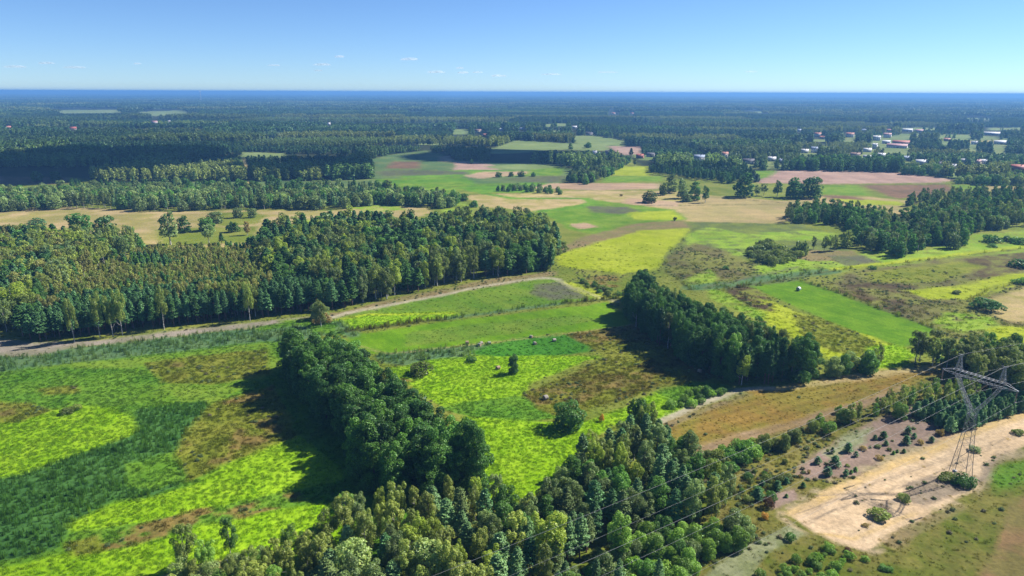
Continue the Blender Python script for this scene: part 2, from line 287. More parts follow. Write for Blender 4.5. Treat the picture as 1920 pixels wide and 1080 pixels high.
# painted in this order; px polygons on the ground plane of the photograph
OPEN = P('-60,331 140,333 200,344 450,341 700,337 735,322 690,300 800,299 1040,309 1080,318 1060,343 1110,346 1130,325 1180,297 1215,322 1300,330 1400,335 1420,343 1440,320 1620,323 1780,334 1800,340 2000,345 2600,500 2600,1700 -900,1700 -900,500')
POLY = [
 ('olive', OPEN),
 ('grass', P('1150,272 1300,290 1470,292 1560,268 1600,252 1750,250 1960,262 2000,342 1790,336 1690,322 1440,318 1300,305 1200,300')),
 # far clearings
 ('palegr', P('85,206 230,205 228,212 120,213')), ('palegr', P('255,210 350,206 352,214 290,218')),
 ('palegr', P('452,285 540,287 525,296 452,294')), ('palegr', P('200,282 262,283 262,288 210,289')),
 ('palegr', P('850,242 882,242 878,252 846,252')), ('palegr', P('900,288 925,278 967,263 1060,268 1140,271 1143,283 1040,281 960,288')),
 ('palegr', P('1072,254 1110,254 1175,264 1172,274 1080,270')), ('plough', P('1140,274 1205,275 1203,289 1165,291')),
 ('palegr', P('1750,254 1820,252 1830,258 1765,260')), ('tan', P('1800,264 1880,263 1880,268 1805,269')),
 ('palegr', P('495,205 510,205 510,209 495,209')), ('palegr', P('1010,233 1060,231 1070,236 1020,238')),
 ('palegr', P('20,262 70,261 66,265 26,265')),
 ('palegr', P('330,262 390,261 386,265 336,265')),
 ('palegr', P('560,222 600,221 596,224 566,224')),
 ('palegr', P('680,248 750,247 746,251 686,251')),
 ('palegr', P('760,212 800,211 796,214 766,214')),
 ('palegr', P('905,228 955,227 951,230 911,230')),
 ('palegr', P('1180,222 1240,221 1236,224 1186,224')),
 ('palegr', P('1255,247 1305,246 1301,250 1261,250')),
 ('palegr', P('1385,210 1445,209 1441,212 1391,212')),
 ('palegr', P('1500,262 1560,261 1556,266 1506,266')),
 ('palegr', P('1620,228 1680,227 1676,231 1626,231')),
 ('palegr', P('1690,240 1760,239 1756,244 1696,244')),
 ('palegr', P('1780,222 1860,221 1856,225 1786,225')),
 ('palegr', P('1850,240 1920,239 1916,244 1856,244')),
 ('palegr', P('1330,268 1380,267 1376,271 1336,271')),
 ('palegr', P('620,272 680,271 676,275 626,275')),
 ('palegr', P('360,285 420,284 416,287 366,287')),
 ('palegr', P('30,300 70,299 66,302 36,302')),
 ('palegr', P('780,268 840,267 836,272 786,272')),
 ('palegr', P('1010,245 1060,244 1056,248 1016,248')),
 ('palegr', P('1560,208 1600,207 1596,209 1566,209')),
 ('palegr', P('240,240 280,239 276,243 246,243')),
 # central small fields
 ('cgreen', P('690,300 730,290 800,282 830,288 830,300 1040,309 1080,318 1050,345 900,352 720,352 700,336')),
 ('brown', P('735,303 790,303 785,316 722,316')), ('pinkt', P('823,294 846,292 850,302 824,303')),
 ('plough', P('852,303 880,302 930,310 935,321 905,322 852,319')), ('midgr', P('750,325 870,318 1010,320 1000,330 860,332 750,334')),
 ('pinkt', P('868,330 905,322 995,321 985,328 940,331 900,335')), ('greyp', P('1000,330 1060,330 1055,341 1000,342 940,336')),
 ('green', P('700,336 860,332 890,350 840,362 740,360')), ('palegr', P('560,340 700,336 745,352 740,362 620,360')),
 ('green', P('1000,312 1060,314 1050,330 985,328')),
 ('brown', P('-60,330 130,333 125,345 -60,347')), ('cgreen', P('160,343 700,338 690,350 160,352')),
 ('greyp', P('700,322 760,318 880,322 880,327 720,330')), ('palegr', P('905,312 1000,306 1060,312 1000,318 930,316')), ('midgr', P('720,338 860,334 880,340 720,345')), ('mown2', P('880,345 960,343 985,352 900,356')),
 # tan fields
 ('tan', P('870,366 1007,362 1110,372 1105,384 1007,398 960,392 900,388')),
 ('midgr', P('860,350 1000,342 1040,346 1000,356 1000,362 880,360')),
 ('pinkt', P('993,352 1040,343 1235,344 1238,354 1120,357')),
 ('tan', P('997,358 1120,357 1273,358 1380,372 1500,378 1475,418 1290,412 1120,383')),
 ('tan2', P('1280,365 1400,370 1480,382 1500,400 1460,420 1440,430 1330,424 1280,412')),
 ('pinkt', P('1180,372 1275,378 1272,388 1160,385')),
 ('lime2', P('1125,312 1215,312 1225,325 1210,330 1130,328')), ('green', P('1130,330 1245,330 1240,340 1130,342')),
 ('plough', P('1420,343 1440,322 1493,318 1663,322 1790,336 1763,343 1540,345')), ('green', P('1410,320 1458,320 1440,333 1415,336')),
 ('green', P('1540,347 1607,347 1635,367 1540,364')), ('brown', P('1613,347 1790,346 1795,358 1717,371 1680,372')),
 ('tan2', P('1480,375 1560,366 1640,370 1720,378 1690,392 1560,388 1470,385')), ('brown', P('1540,366 1590,367 1630,375 1560,376')),
 ('lime2', P('1560,372 1690,378 1700,385 1600,384')), ('green', P('1780,346 1850,348 1830,358 1790,357')), ('tan2', P('1850,348 1960,352 1960,362 1840,358')),
 ('tan2', P('1660,392 1740,396 1720,410 1670,415')),
 # left tan meadow
 ('tan', P('-60,402 60,390 130,388 300,397 480,394 620,396 700,385 800,390 812,400 740,404 660,420 620,436 480,462 300,468 240,445 60,425 -60,430')),
 ('olive', P('290,430 480,425 480,455 300,462')), ('limef', P('640,385 720,380 760,392 700,400')), ('limef', P('560,415 590,412 588,430 556,432')),
 ('olive', P('400,400 470,396 500,405 480,420 410,425')), ('tan2', P('640,400 780,395 800,405 680,415')),
 ('limef', P('820,378 880,380 890,400 830,400')),
 # upper right
 ('green', P('1010,395 1080,384 1120,375 1190,384 1265,394 1290,412 1180,420 1112,440 1065,430 1035,410')),
 ('greyp', P('1098,386 1180,388 1200,396 1160,402 1110,398')), ('lime2', P('1175,398 1262,395 1278,412 1190,412')), ('pinkt', P('1064,420 1100,418 1122,426 1090,430')),
 ('wet', P('1240,415 1500,420 1560,440 1600,470 1560,510 1440,540 1300,540 1230,500 1250,460')),
 ('dryT', P('1036,470 1090,445 1200,418 1285,413 1293,428 1200,432 1130,452 1045,476')),
 ('lime2', P('1045,478 1130,452 1200,432 1292,428 1284,444 1248,475 1238,502 1180,512 1130,522 1075,522 1050,504')),
 ('limef', P('1284,440 1330,425 1400,440 1440,455 1420,470 1380,480 1330,455 1290,470')), ('limef', P('1400,438 1500,432 1570,437 1560,452 1430,450')),
 ('heath', P('1250,480 1300,455 1360,470 1420,500 1400,525 1300,530 1250,510')),
 ('limef', P('1415,500 1480,486 1560,490 1600,505 1500,520 1430,520')), ('limef', P('1290,520 1330,505 1345,520 1330,545 1290,540')),
 ('dryT', P('1440,470 1600,470 1620,490 1520,490')), ('limef', P('1620,470 1740,470 1830,440 1960,430 1960,475 1700,500 1600,500')),
 ('greyp', P('1550,480 1620,478 1650,492 1590,502')), 
 ('olive', P('1050,500 1160,512 1180,560 1130,575 1060,530')), ('rust', P('1085,520 1160,515 1162,540 1120,545')),
 ('heath', P('1520,540 1600,510 1760,486 1960,470 1960,660 1800,640 1720,610 1600,560')),
 ('heathd', P('1545,535 1620,530 1720,535 1700,560 1690,590 1620,565')), ('heathd', P('1812,482 1930,474 1960,505 1890,510 1850,530 1800,505')),
 ('lime2', P('1700,545 1800,535 1900,512 1960,515 1830,560 1740,562')), ('tan', P('1850,560 1960,530 1960,610 1880,600 1850,580')),
 ('tanol', P('1620,512 1800,490 1850,500 1760,530 1640,530')), ('limef', P('1770,585 1850,590 1880,615 1800,625 1750,605')), ('lime2', P('1850,615 1960,610 1960,650 1860,640')),
 ('lime2', P('1400,560 1445,565 1490,585 1540,600 1660,640 1700,660 1690,690 1600,700 1500,640 1440,610')),
 ('tanol', P('1490,590 1560,600 1640,640 1650,670 1560,660 1500,630')), ('lime', P('1620,650 1690,645 1720,665 1690,690 1640,690')),
 ('limef', P('1330,540 1380,555 1440,590 1420,600 1330,560')), ('heathd', P('1355,540 1400,535 1445,560 1450,585 1400,575')),
 ('mown', P('1407,537 1500,526 1560,543 1650,578 1756,617 1738,636 1700,652 1600,620 1500,580 1440,552')),
 # middle meadow between the two tree rows
 ('brownE', P('1040,631 1191,606 1240,612 1300,660 1340,700 1320,716 1244,722 1218,733 1147,756 1107,764 1093,778 1027,784 987,769 960,747 1027,720 1089,693 1138,667 1107,653 1080,642')),
 ('rust', P('1040,632 1185,610 1225,622 1180,634 1110,645')), ('rust', P('965,745 1040,722 1110,716 1180,700 1240,690 1220,712 1120,740 1060,772 1020,780 985,768')),
 ('tanol', P('1120,650 1200,640 1240,665 1180,690 1140,680')), ('rust', P('1270,640 1320,690 1300,700 1255,660')),
 ('mown2', P('620,603 647,585 773,562 873,540 993,521 1032,521 1065,530 1105,545 1145,560 1060,568 993,577 913,589 847,597 773,607 660,621 622,616')),
 ('lime', P('620,606 700,588 850,584 862,592 773,606 660,620')), ('greyp', P('1003,533 1053,528 1105,558 1030,563 992,550')), ('lime2', P('1055,527 1075,530 1150,560 1120,562 1085,548')),
 ('mown', P('650,627 693,624 793,609 913,594 1107,572 1135,565 1190,600 1193,610 1060,624 993,630 927,642 827,652 727,664 693,664 670,653 650,637')),
 ('mown2', P('760,625 913,605 1090,590 1120,600 1000,620 850,640 760,650')),
 ('reedg', P('700,668 727,662 827,652 927,645 935,668 813,675 773,686 720,680')),
 ('clover', P('927,645 993,630 1063,627 1085,640 1110,650 1107,660 1043,668 893,670 880,660')),
 ('lime', P('729,689 760,686 818,672 880,668 969,668 1125,667 1058,692 991,720 982,742 924,749 871,753 836,766 800,747 764,720 729,700')),
 ('rust', P('735,708 770,712 790,725 760,726')),
 ('midgr', P('820,766 871,753 982,742 1010,770 1050,784 980,790 880,782')),
 ('lime', P('868,782 969,787 1030,792 1100,790 1173,764 1215,770 1140,800 1110,830 1060,880 1010,925 960,945 900,930 900,860 870,830')),
 ('lime', P('1100,790 1173,764 1227,736 1265,728 1300,715 1360,722 1375,735 1316,753 1240,785 1190,800')),
 ('midgr', P('1230,735 1300,716 1365,722 1378,733 1330,750 1270,760')),
 # ochre field and path, scrub, sand
 ('scrub', P('1240,785 1395,831 1538,787 1620,765 1760,690 2100,690 2100,860 1650,1040 1560,1120 1350,1200 1200,1150 1250,980 1350,950 1300,850')),
 ('orange', P('1243,790 1404,733 1449,729 1600,708 1700,697 1775,688 1745,706 1700,727 1620,767 1538,789 1395,833 1311,851 1290,842 1250,815')),
 ('orange2', P('1311,851 1395,833 1538,789 1620,767 1700,727 1690,722 1600,755 1500,785 1380,815 1300,838')),
 ('tan2', P('1449,727 1560,706 1700,690 1790,684 1770,692 1600,714 1440,735')),
 ('gravel', P('1490,890 1506,866 1555,834 1645,785 1726,752 1790,755 1702,783 1775,800 1800,815 1700,856 1604,892 1522,902')),
 ('gravel', P('1440,925 1490,915 1500,935 1450,955')), ('sage', P('1540,850 1590,815 1640,800 1620,830 1560,860')),
 ('swale', P('1660,1000 1750,958 1824,917 1855,870 1881,848 1960,815 2300,700 2300,1300 1560,1300 1580,1060')),
 ('sandx', P('1450,965 1560,896 1620,872 1720,832 1800,797 1910,758 2100,690 2100,795 1925,852 1892,866 1862,892 1838,930 1760,972 1715,994 1680,1012 1655,1036 1620,1044 1555,1026 1500,1000')),
 ('sand', P('1473,962 1571,909 1628,885 1726,844 1808,807 1920,768 2100,700 2100,780 1920,838 1881,850 1848,878 1824,919 1750,958 1710,980 1669,1001 1645,1025 1620,1033 1563,1017 1514,992')),
 ('sandy', P('1473,962 1571,909 1628,885 1726,844 1808,807 1920,768 2100,700 2100,712 1930,780 1820,820 1740,855 1640,895 1580,925 1490,968')),
 ('sandg', P('1700,905 1790,885 1835,895 1845,870 1890,842 1860,890 1815,920 1740,950 1700,940')), ('sandg', P('1640,945 1680,935 1675,965 1640,970')),
 ('dryT', P('1650,1015 1700,985 1790,945 1820,950 1740,990 1680,1030')),
 ('swaleg', P('1858,890 1880,875 1920,862 2000,840 2000,880 1920,905 1870,925')),
 ('russet', P('1890,950 1920,935 2000,900 2100,1100 1800,1300 1830,1100 1860,1040')),
 ('sage', P('1300,1100 1360,1050 1420,1015 1480,985 1510,1000 1440,1040 1400,1100 1350,1160')),
 ('swale', P('1440,1040 1510,1000 1563,1018 1640,1040 1600,1100 1560,1180 1380,1180')),
 # lower left meadow
 ('midgr', P('-300,700 249,667 400,649 502,638 540,640 600,700 700,850 800,1000 600,1300 -500,1300 -500,780')),
 ('green', P('-300,712 249,673 400,655 502,642 530,690 400,760 250,745 100,745 -300,790')),
 ('midgr', P('-300,700 100,690 250,690 400,670 420,690 300,725 250,745 -300,760')),
 ('tanol', P('270,682 360,668 500,655 508,702 400,722 300,718')), ('tanol', P('70,730 142,722 150,738 80,742')), ('rust', P('310,680 345,678 350,688 315,690')),
 ('reed', P('-100,910 147,849 262,806 250,770 378,752 405,780 340,830 345,880 338,911 284,931 213,940 133,980 111,1029 44,1046 -150,1080')),
 ('midgr', P('235,870 330,845 340,900 290,920 240,915')),
 ('lime', P('-300,800 60,772 147,760 213,765 249,785 262,806 240,820 147,851 53,886 -300,960')),
 ('tanol', P('-100,752 45,756 100,768 40,792 -100,800')), ('rust', P('-60,760 25,762 30,778 -60,790')),
 ('tanol', P('395,757 511,722 540,775 560,827 427,869 355,904 326,851 355,804')),
 ('rust', P('404,757 511,726 513,742 411,765')), ('rust', P('450,795 515,780 545,812 500,830 440,850 425,868 378,878 400,860 432,845 436,815')), ('rust', P('344,828 364,823 366,835 346,836')),
 ('lime', P('560,820 502,839 427,871 369,907 340,918 289,931 222,942 124,982 129,998 196,991 276,978 356,960 444,942 640,900 640,880')),
 ('lime', P('-150,1085 0,1064 133,1038 213,1033 284,1016 382,984 556,951 620,940 700,1010 640,1300 -300,1300')),
 ('rust', P('564,920 489,938 444,951 382,951 311,973 213,996 133,1022 151,1040 213,1031 284,1013 382,982 449,973 556,947 590,930')),
 ('tanol', P('120,1022 180,1005 200,1035 140,1045')), ('dryT', P('290,1085 380,1055 460,1045 520,1050 500,1100 300,1130')),
 # band along the wood
 ('reedg', P('-300,690 0,668 124,654 249,641 400,623 502,614 620,606 640,622 560,640 502,640 400,651 249,669 89,686 0,697 -300,725')),
 ('mauve', P('-300,640 0,634 60,643 178,639 311,622 489,603 578,594 640,590 620,606 578,604 502,613 400,622 249,640 124,653 75,667 0,668 -300,690')),
 ('green', P('520,602 600,594 610,604 540,610')), ('midgr', P('580,600 640,600 660,620 640,630 590,625')),
 ('dryT', P('583,588 640,586 693,571 777,551 840,540 910,524 993,515 1045,508 1043,516 1000,524 880,545 773,565 660,588 640,594')),
]
LINES = [  # class, px polyline, half width m
 ('track', P('560,608 620,598 650,587 710,576 773,564 827,554 877,542 943,531 993,523 1027,521 1045,524'), 1.5),
 ('track', P('1045,524 1075,540 1125,558 1160,566'), 0.8),
 ('midgr', P('870,335 893,352 905,362 960,372 1100,372 1110,380 1080,390 1010,396'), 4.5),
 ('reedg', P('1300,540 1400,530 1440,522 1500,515 1560,508'), 5.0),
 ('reedb', P('1360,545 1440,528 1560,508 1700,492 1920,466'), 0.9),
 ('lime2', P('1560,505 1700,489 1920,462'), 2.2),
 ('reedb', P('1505,528 1580,552 1650,580 1756,617'), 0.8),
 ('reedb', P('1820,560 1860,542 1920,528'), 0.8),
 ('reedg', P('632,606 660,628'), 3.0),
 ('reedb', P('655,621 700,615 773,605 840,597'), 1.6),
 ('reedg', P('840,597 913,588 993,577 1060,568'), 1.6),
 ('reedb', P('1060,568 1127,562 1165,560'), 1.4),
 ('lime2', P('627,600 690,590 850,588'), 1.0),
 ('tan2', P('660,645 727,664 840,652 990,634 1060,626 1190,609'), 0.35),
 ('track', P('1240,790 1316,756 1387,731 1449,727'), 1.4),
 ('dryT', P('1248,800 1330,765 1400,740'), 1.2),
 ('track', P('400,1080 340,1075 300,1090'), 1.2),
 ('midgr', P('495,615 560,605 620,612'), 3.0),
 ('tan2', P('455,300 460,320 472,345'), 3.0),
 ('greyp', P('1320,540 1500,500'), 1.0),
 ('midgr', P('1010,398 1100,385 1110,375'), 2.5),
 ('sandg', P('1490,965 1560,940 1640,905 1720,880 1800,850'), .25), ('sandg', P('1500,985 1580,950 1660,925 1750,890 1850,840 1920,810'), .3), ('sandg', P('1530,930 1600,925 1640,960 1620,1010'), .25), ('sandg', P('1620,905 1650,950 1700,940 1760,900'), .3), ('sandy', P('1540,1000 1600,1010 1660,985 1720,960'), .5),
 ('reedb', P('1110,384 1200,385 1300,385 1440,383'), .9), ('reedb', P('1420,344 1540,346 1780,345'), 1.1), ('reedb', P('870,366 1007,361 1040,357'), .8), ('reedb', P('1280,365 1420,376 1480,381'), .8), ('reedb', P('720,353 860,350 990,344'), .9), ('olive', P('735,316 860,320 1000,330 1060,330'), 1.2), ('reedb', P('1560,388 1690,393'), 1.0), ('reedb', P('800,299 840,304 1040,309'), 1.0), ('reedb', P('1300,545 1240,505 1285,445 1300,428'), .5), ('olive', P('1120,441 1200,425 1290,428'), .6),
 ('swale', P('1480,970 1520,998 1570,1022 1625,1040 1660,1060'), 0.8),
]
LINESW = [(c, [tuple(g(*q)[:2]) for q in l], w) for c, l, w in LINES]
def classify(X, Y):
    D = np.hypot(X, Y)
    amp = np.clip(0.005 * D, 0.6, 5) 
    jx = (fbm(X / 6, Y / 6, 11, 3) - .5) * 3.2 * amp + (hash2(np.floor(X * 3), np.floor(Y * 3), 5) - .5) * .6
    jy = (fbm(X / 6, Y / 6, 29, 3) - .5) * 3.2 * amp + (hash2(np.floor(X * 3), np.floor(Y * 3), 9) - .5) * .6
    Xj, Yj = X + jx * 0.5, Y + jy * 0.5
    u, v, w = proj(np.stack([Xj, Yj, np.zeros_like(X)], 1))
    ok = w > 5
    c = np.full(X.shape, CK.index('forest'))
    c[(D < 650)] = CK.index('olive')
    PN = fbm(X / 5, Y / 3.2, 61, 3)
    for name, pts in POLY:
        m = inpoly(u, v, pts) & ok
        if name in ('rust', 'heathd'): m &= PN > .47
        elif name == 'limef': m &= PN > .40
        elif name == 'sandx': m &= PN > .50
        c[m] = CK.index(name)
    Xs, Ys = X + jx * .12, Y + jy * .12
    for name, pts, wd in LINESW:
        bx = np.array(pts); m = (X > bx[:, 0].min() - 20) & (X < bx[:, 0].max() + 20) & (Y > bx[:, 1].min() - 20) & (Y < bx[:, 1].max() + 20)
        i = np.nonzero(m)[0]
        if len(i): 
            k = polydist(Xs[i], Ys[i], pts) < wd
            c[i[k]] = CK.index(name)
    return c
CA = np.array([lin(CL[k][1]) * KA for k in CK]); CB = np.array([lin(CL[k][2]) * KA for k in CK])
CN = np.array([CL[k][3] for k in CK], float); CH = np.array([CL[k][4] for k in CK], float)
# rows left by the plough and the mower: classes, direction of spacing, spacing in metres, strength
ST = [(('orange', 'orange2'), math.radians(118), 3.2, .10), (('plough', 'pinkt'), math.radians(80), 9.0, .07), (('brown', 'tan', 'tan2'), math.radians(95), 7.0, .05), (('mown', 'mown2', 'clover'), math.radians(35), 4.0, .05), (('lime2',), math.radians(60), 5.0, .05), (('russet', 'swale'), math.radians(140), 4.5, .06)]
def colour(X, Y, c, blend=4):
    col = colour1(X, Y, c); D = np.hypot(X, Y); rb = np.random.default_rng(99)
    if not blend: return col
    i = np.nonzero((D < 4000) & (Y > 0))[0]; acc = col[i].copy()
    for k in range(blend):
        a = np.clip(.006 * D[i], .4, 7)
        th_ = k * 1.5708 + fbm(X[i] / 9, Y[i] / 9, 300 + k, 2) * 3; rr__ = a * (fbm(X[i] / 2.5, Y[i] / 2.5, 200 + k, 2) * 1.5)
        ck = classify(X[i] + np.cos(th_) * rr__, Y[i] + np.sin(th_) * rr__)
        acc += colour1(X[i], Y[i], ck)
    col[i] = acc / (blend + 1)
    return col
def colour1(X, Y, c):
    s = CN[c]
    n = fbm(X / s, Y / s, 3, 4); n = np.clip((n - .5) * 3.2 + .5, 0, 1)[:, None]
    col = CA[c] * (1 - n) + CB[c] * n
    big = fbm(X / 45, Y / 45, 91, 3)
    col = col * (1 + 0.35 * (big - .5))[:, None]
    D = np.hypot(X, Y)
    for names, ang, per, am in ST:
        m = np.isin(c, [CK.index(q) for q in names])
        if m.any():
            x, y = X[m], Y[m]; w_ = (x * math.cos(ang) + y * math.sin(ang)) + 3 * (fbm(x / 30, y / 30, 17, 2) - .5)
            f = np.clip((per * 260 - D[m]) / 300, 0, 1) * am
            col[m] *= (1 + f * (np.sin(w_ * 6.2832 / per) + .6 * np.sin(w_ * 6.2832 / (per * 2.7) + 1)))[:, None]
    return col

# ground grid: fine inside the viewed sector, coarse all round
th = np.concatenate([np.radians(np.linspace(-180, -50, 27)[:-1]), np.radians(np.linspace(-50, 50, 1180)), np.radians(np.linspace(50, 180, 27)[1:-1])])
r = [0.5, 20, 50, 75]
rr_ = 85.0
while rr_ < 60000:
    r.append(rr_)
    rr_ += max(0.30, min(0.00100 * (rr_ * rr_ + H * H) / H, 0.12 * rr_))
r.append(62000.0); r = np.array(r)
nR, nT = len(r), len(th)
R_, T_ = np.meshgrid(r, th, indexing='ij')
GX = (R_ * np.sin(T_)).ravel(); GY = (R_ * np.cos(T_)).ravel()
near = (R_.ravel() > 80)
gcls = classify(GX, GY)
gcol = colour(GX, GY, gcls)
ha = CH[gcls]
rel = ha * (fbm(GX / 1.1, GY / 1.1, 41, 3) - .35) * .8 + ha * .6 * (fbm(GX / 7, GY / 7, 47, 2) - .5)
fade = np.clip((900 - R_.ravel()) / 500, 0, 1)
GZ = rel * fade
far = np.clip((R_.ravel() - 14000) / 20000, 0, 1)
GZ = GZ + far * far * (fbm(GX / 3500, GY / 9000, 77, 4) ** 1.5) * 62 * (0.75 + 0.25 * np.clip(-GX / 15000, -1, 1))
GZ = np.minimum(GZ, 80)
V = np.stack([GX, GY, GZ], 1)
ii, jj = np.meshgrid(np.arange(nR - 1), np.arange(nT), indexing='ij')
a = (ii * nT + jj).ravel(); b = (ii * nT + (jj + 1) % nT).ravel(); c_ = ((ii + 1) * nT + (jj + 1) % nT).ravel(); d_ = ((ii + 1) * nT + jj).ravel()
FQ = np.stack([a, d_, c_, b], 1)
FQ = FQ[:, ::1]
onames = [CL[k][0] for k in CK]; uniq = sorted(set(onames)); cid = np.array([uniq.index(o) for o in onames])
fcls = cid[gcls[FQ[:, 0]]]
for k, nm in enumerate(uniq):
    fq = FQ[fcls == k]
    if not len(fq): continue
    used, inv = np.unique(fq.ravel(), return_inverse=True)
    me = mesh_np(nm, V[used], inv.reshape(-1, 4), [GM]); setcol(me, 'albedo', gcol[used])
    me.polygons.foreach_set('use_smooth', np.ones(len(fq), bool))
    tag(link(nm, me), kind='structure')

# ------------------------------------------------------------------ plants: prototype meshes
def leaves(C, N, size, rg, asp=0.7, jit=0.6, tip=None):
    n = len(C)
    Nn = N + rg.normal(0, jit, (n, 3)); Nn /= np.linalg.norm(Nn, axis=1)[:, None]
    A = rg.normal(0, 1, (n, 3))
    if tip is not None: A = A * .5 + tip
    A -= Nn * (A * Nn).sum(1)[:, None]; A /= np.linalg.norm(A, axis=1)[:, None] + 1e-9
    B = np.cross(Nn, A); s = (size * rg.uniform(.6, 1.3, n))[:, None]
    V = np.stack([C - A * s * .5, C + B * s * .5 * asp + A * s * .05, C + A * s * .55 + Nn * s * .08, C - B * s * .5 * asp], 1).reshape(-1, 3)
    return V, np.arange(n * 4).reshape(n, 4)
def leaf_mesh(name, parts, mat, rg, var=0.25):
    vs, fs, cs, n0 = [], [], [], 0
    for V, Fk in parts:
        vs.append(V); fs.append(Fk + n0); n0 += len(V)
        b = rg.uniform(1 - var, 1 + var, len(Fk)); h = rg.normal(0, .06, len(Fk))
        cs.append(np.repeat(np.stack([b * (1 + h), b, b * (1 - h)], 1), 4, 0))
    me = mesh_np(name, np.concatenate(vs), np.concatenate(fs), [mat]); setcol(me, 'leafvar', np.concatenate(cs))
    return me
def sph(n, rg):
    v = rg.normal(0, 1, (n, 3)); return v / np.linalg.norm(v, axis=1)[:, None]
def lobes_crown(lobes, n, size, rg, asp=.7, jit=.5, tip=None):
    """lobes: (k,6) centre+radii ; leaves on the lobes' shells, none deep inside another lobe"""
    L = np.asarray(lobes, float); ar = (L[:, 3] * L[:, 5]) ** 1.0; pk = rg.choice(len(L), int(n * 1.6), p=ar / ar.sum())
    d = sph(len(pk), rg); rad = rg.uniform(.55, 1.08, len(pk)) ** .5
    C = L[pk, :3] + d * L[pk, 3:6] * rad[:, None]
    keep = np.ones(len(pk), bool)
    for k in range(len(L)):
        q = (((C - L[k, :3]) / L[k, 3:6]) ** 2).sum(1); keep &= (q > .4) | (pk == k)
    keep &= d[:, 2] > -.75
    C, d = C[keep][:n], d[keep][:n]
    return leaves(C, d + np.array([0, 0, .25]), size, rg, asp, jit, tip)
def trunk_mesh(name, h, r0_, mat, rg, top=.92, limbs=6, lh=(.3, .8), ll=.22, bend=.02, n=7):
    mb = MB(); k = 7; z = np.linspace(0, h * top, k)
    off = np.cumsum(rg.normal(0, bend * h / k, (k, 2)), 0); off -= off[0]
    rad = r0_ * (1 - z / (h * top)) ** .8 + .03; rad[0] *= 1.35
    mb.tube(np.stack([off[:, 0], off[:, 1], z - .15], 1), rad, n)
    for i in range(limbs):
        t = rg.uniform(*lh); zz = t * h; a = rg.uniform(0, 6.28); L = ll * h * (1.15 - t)
        o = np.array([np.interp(zz, z, off[:, 0]), np.interp(zz, z, off[:, 1]), zz])
        e = o + np.array([math.cos(a) * L, math.sin(a) * L, L * .7]); m_ = (o + e) / 2 + np.array([0, 0, -.08 * L])
        mb.tube([o, m_, e], [r0_ * .35, r0_ * .22, .03], 5)
    return mb.mesh(name, [mat])
# unit height trees are built at a nominal height and scaled
def alder(seed, n, size):
    rg = np.random.default_rng(seed); L = [(0, 0, 9.2, 2.1, 2.1, 2.6)]
    for i in range(36):
        z = rg.uniform(2.2, 14.4); t = (z - 2) / 13; rr = 3.3 * math.sin(math.pi * min(1, (.18 + .8 * t))) ** .7 * rg.uniform(.55, 1.0)
        a = i * 2.4 + rg.uniform(-.5, .5); s = rg.uniform(.6, 1.5) * (1.15 - .35 * t)
        L.append((rr * math.cos(a), rr * math.sin(a), z, s, s, s * rg.uniform(.8, 1.15)))
    for i in range(7):
        a = i * .9 + rg.uniform(-.2, .2); L.append((2.1 * math.cos(a), 2.1 * math.sin(a), rg.uniform(1.4, 2.6), 1.3, 1.3, 1.3))
    return leaf_mesh('alder_crown', [lobes_crown(L, n, size, rg, jit=.7)], LM, rg, .45)
def round_tree(seed, n, size, h=8., R=3.4):
    rg = np.random.default_rng(seed); L = [(0, 0, h * .5, R * .6, R * .6, h * .32)]
    for i in range(16):
        d = sph(1, rg)[0]; d[2] = d[2] * .85 + .08
        s = rg.uniform(.3, .5) * R; L.append((d[0] * R * .68, d[1] * R * .68, h * .5 + d[2] * h * .42, s, s, s * .9))
    for i in range(8):
        a = i * .785 + rg.uniform(-.2, .2); L.append((R * .62 * math.cos(a), R * .62 * math.sin(a), h * rg.uniform(.12, .24), R * .36, R * .36, h * .15))
    return leaf_mesh('round_crown', [lobes_crown(L, n, size, rg, jit=.5)], LM, rg, .3)
def birch(seed, n, size, h=14., R=2.1, z0=3.0):
    rg = np.random.default_rng(seed); L = []
    for i in range(34):
        z = rg.uniform(z0, h * .95); t = (z - z0) / (h - z0); rr = R * (math.sin(math.pi * min(1, .26 + .58 * t)) ** .8) * rg.uniform(.25, .85)
        a = i * 2.4 + rg.uniform(-.6, .6); s = rg.uniform(.5, .95) * (1.15 - .4 * t)
        L.append((rr * math.cos(a), rr * math.sin(a), z, s, s, s * rg.uniform(1.2, 2.1)))
    return leaf_mesh('birch_crown', [lobes_crown(L, n, size, rg, asp=.6, jit=.5, tip=np.array([0, 0, -.9]))], LM, rg, .3)
def pine(seed, n, size, h=13., R=2.3, z0=3.5, open_=.55):
    rg = np.random.default_rng(seed); Cs, Ds = [], []
    nb = 60; per = max(3, n // nb)
    for i in range(nb):
        t = (i + rg.uniform(0, 1)) / nb; z = z0 + (h - z0) * t; a = i * 2.39996 + rg.uniform(-.3, .3)
        Lb = R * (1 - t) ** .65 * rg.uniform(.6, 1.08) + .12
        k = np.clip(rg.uniform(.15, 1.05, per) ** .6, 0, 1.05)
        sw = rg.normal(0, .16 * Lb + .05, (per, 2))
        x = math.cos(a) * Lb * k - math.sin(a) * sw[:, 0]; y = math.sin(a) * Lb * k + math.cos(a) * sw[:, 0]
        zz = z + Lb * k * (.25 + .5 * t) + np.abs(sw[:, 1]) * .6 - .08
        Cs.append(np.stack([x, y, zz], 1)); Ds.append(np.repeat(np.array([[math.cos(a) * .5, math.sin(a) * .5, 1.0]]), per, 0))
    C = np.concatenate(Cs); D = np.concatenate(Ds)
    Nrm = D + rg.normal(0, .3, D.shape)
    return leaf_mesh('pine_crown', [leaves(C, Nrm, size, rg, asp=.55, jit=.55, tip=D * .8)], NM, rg, .28)
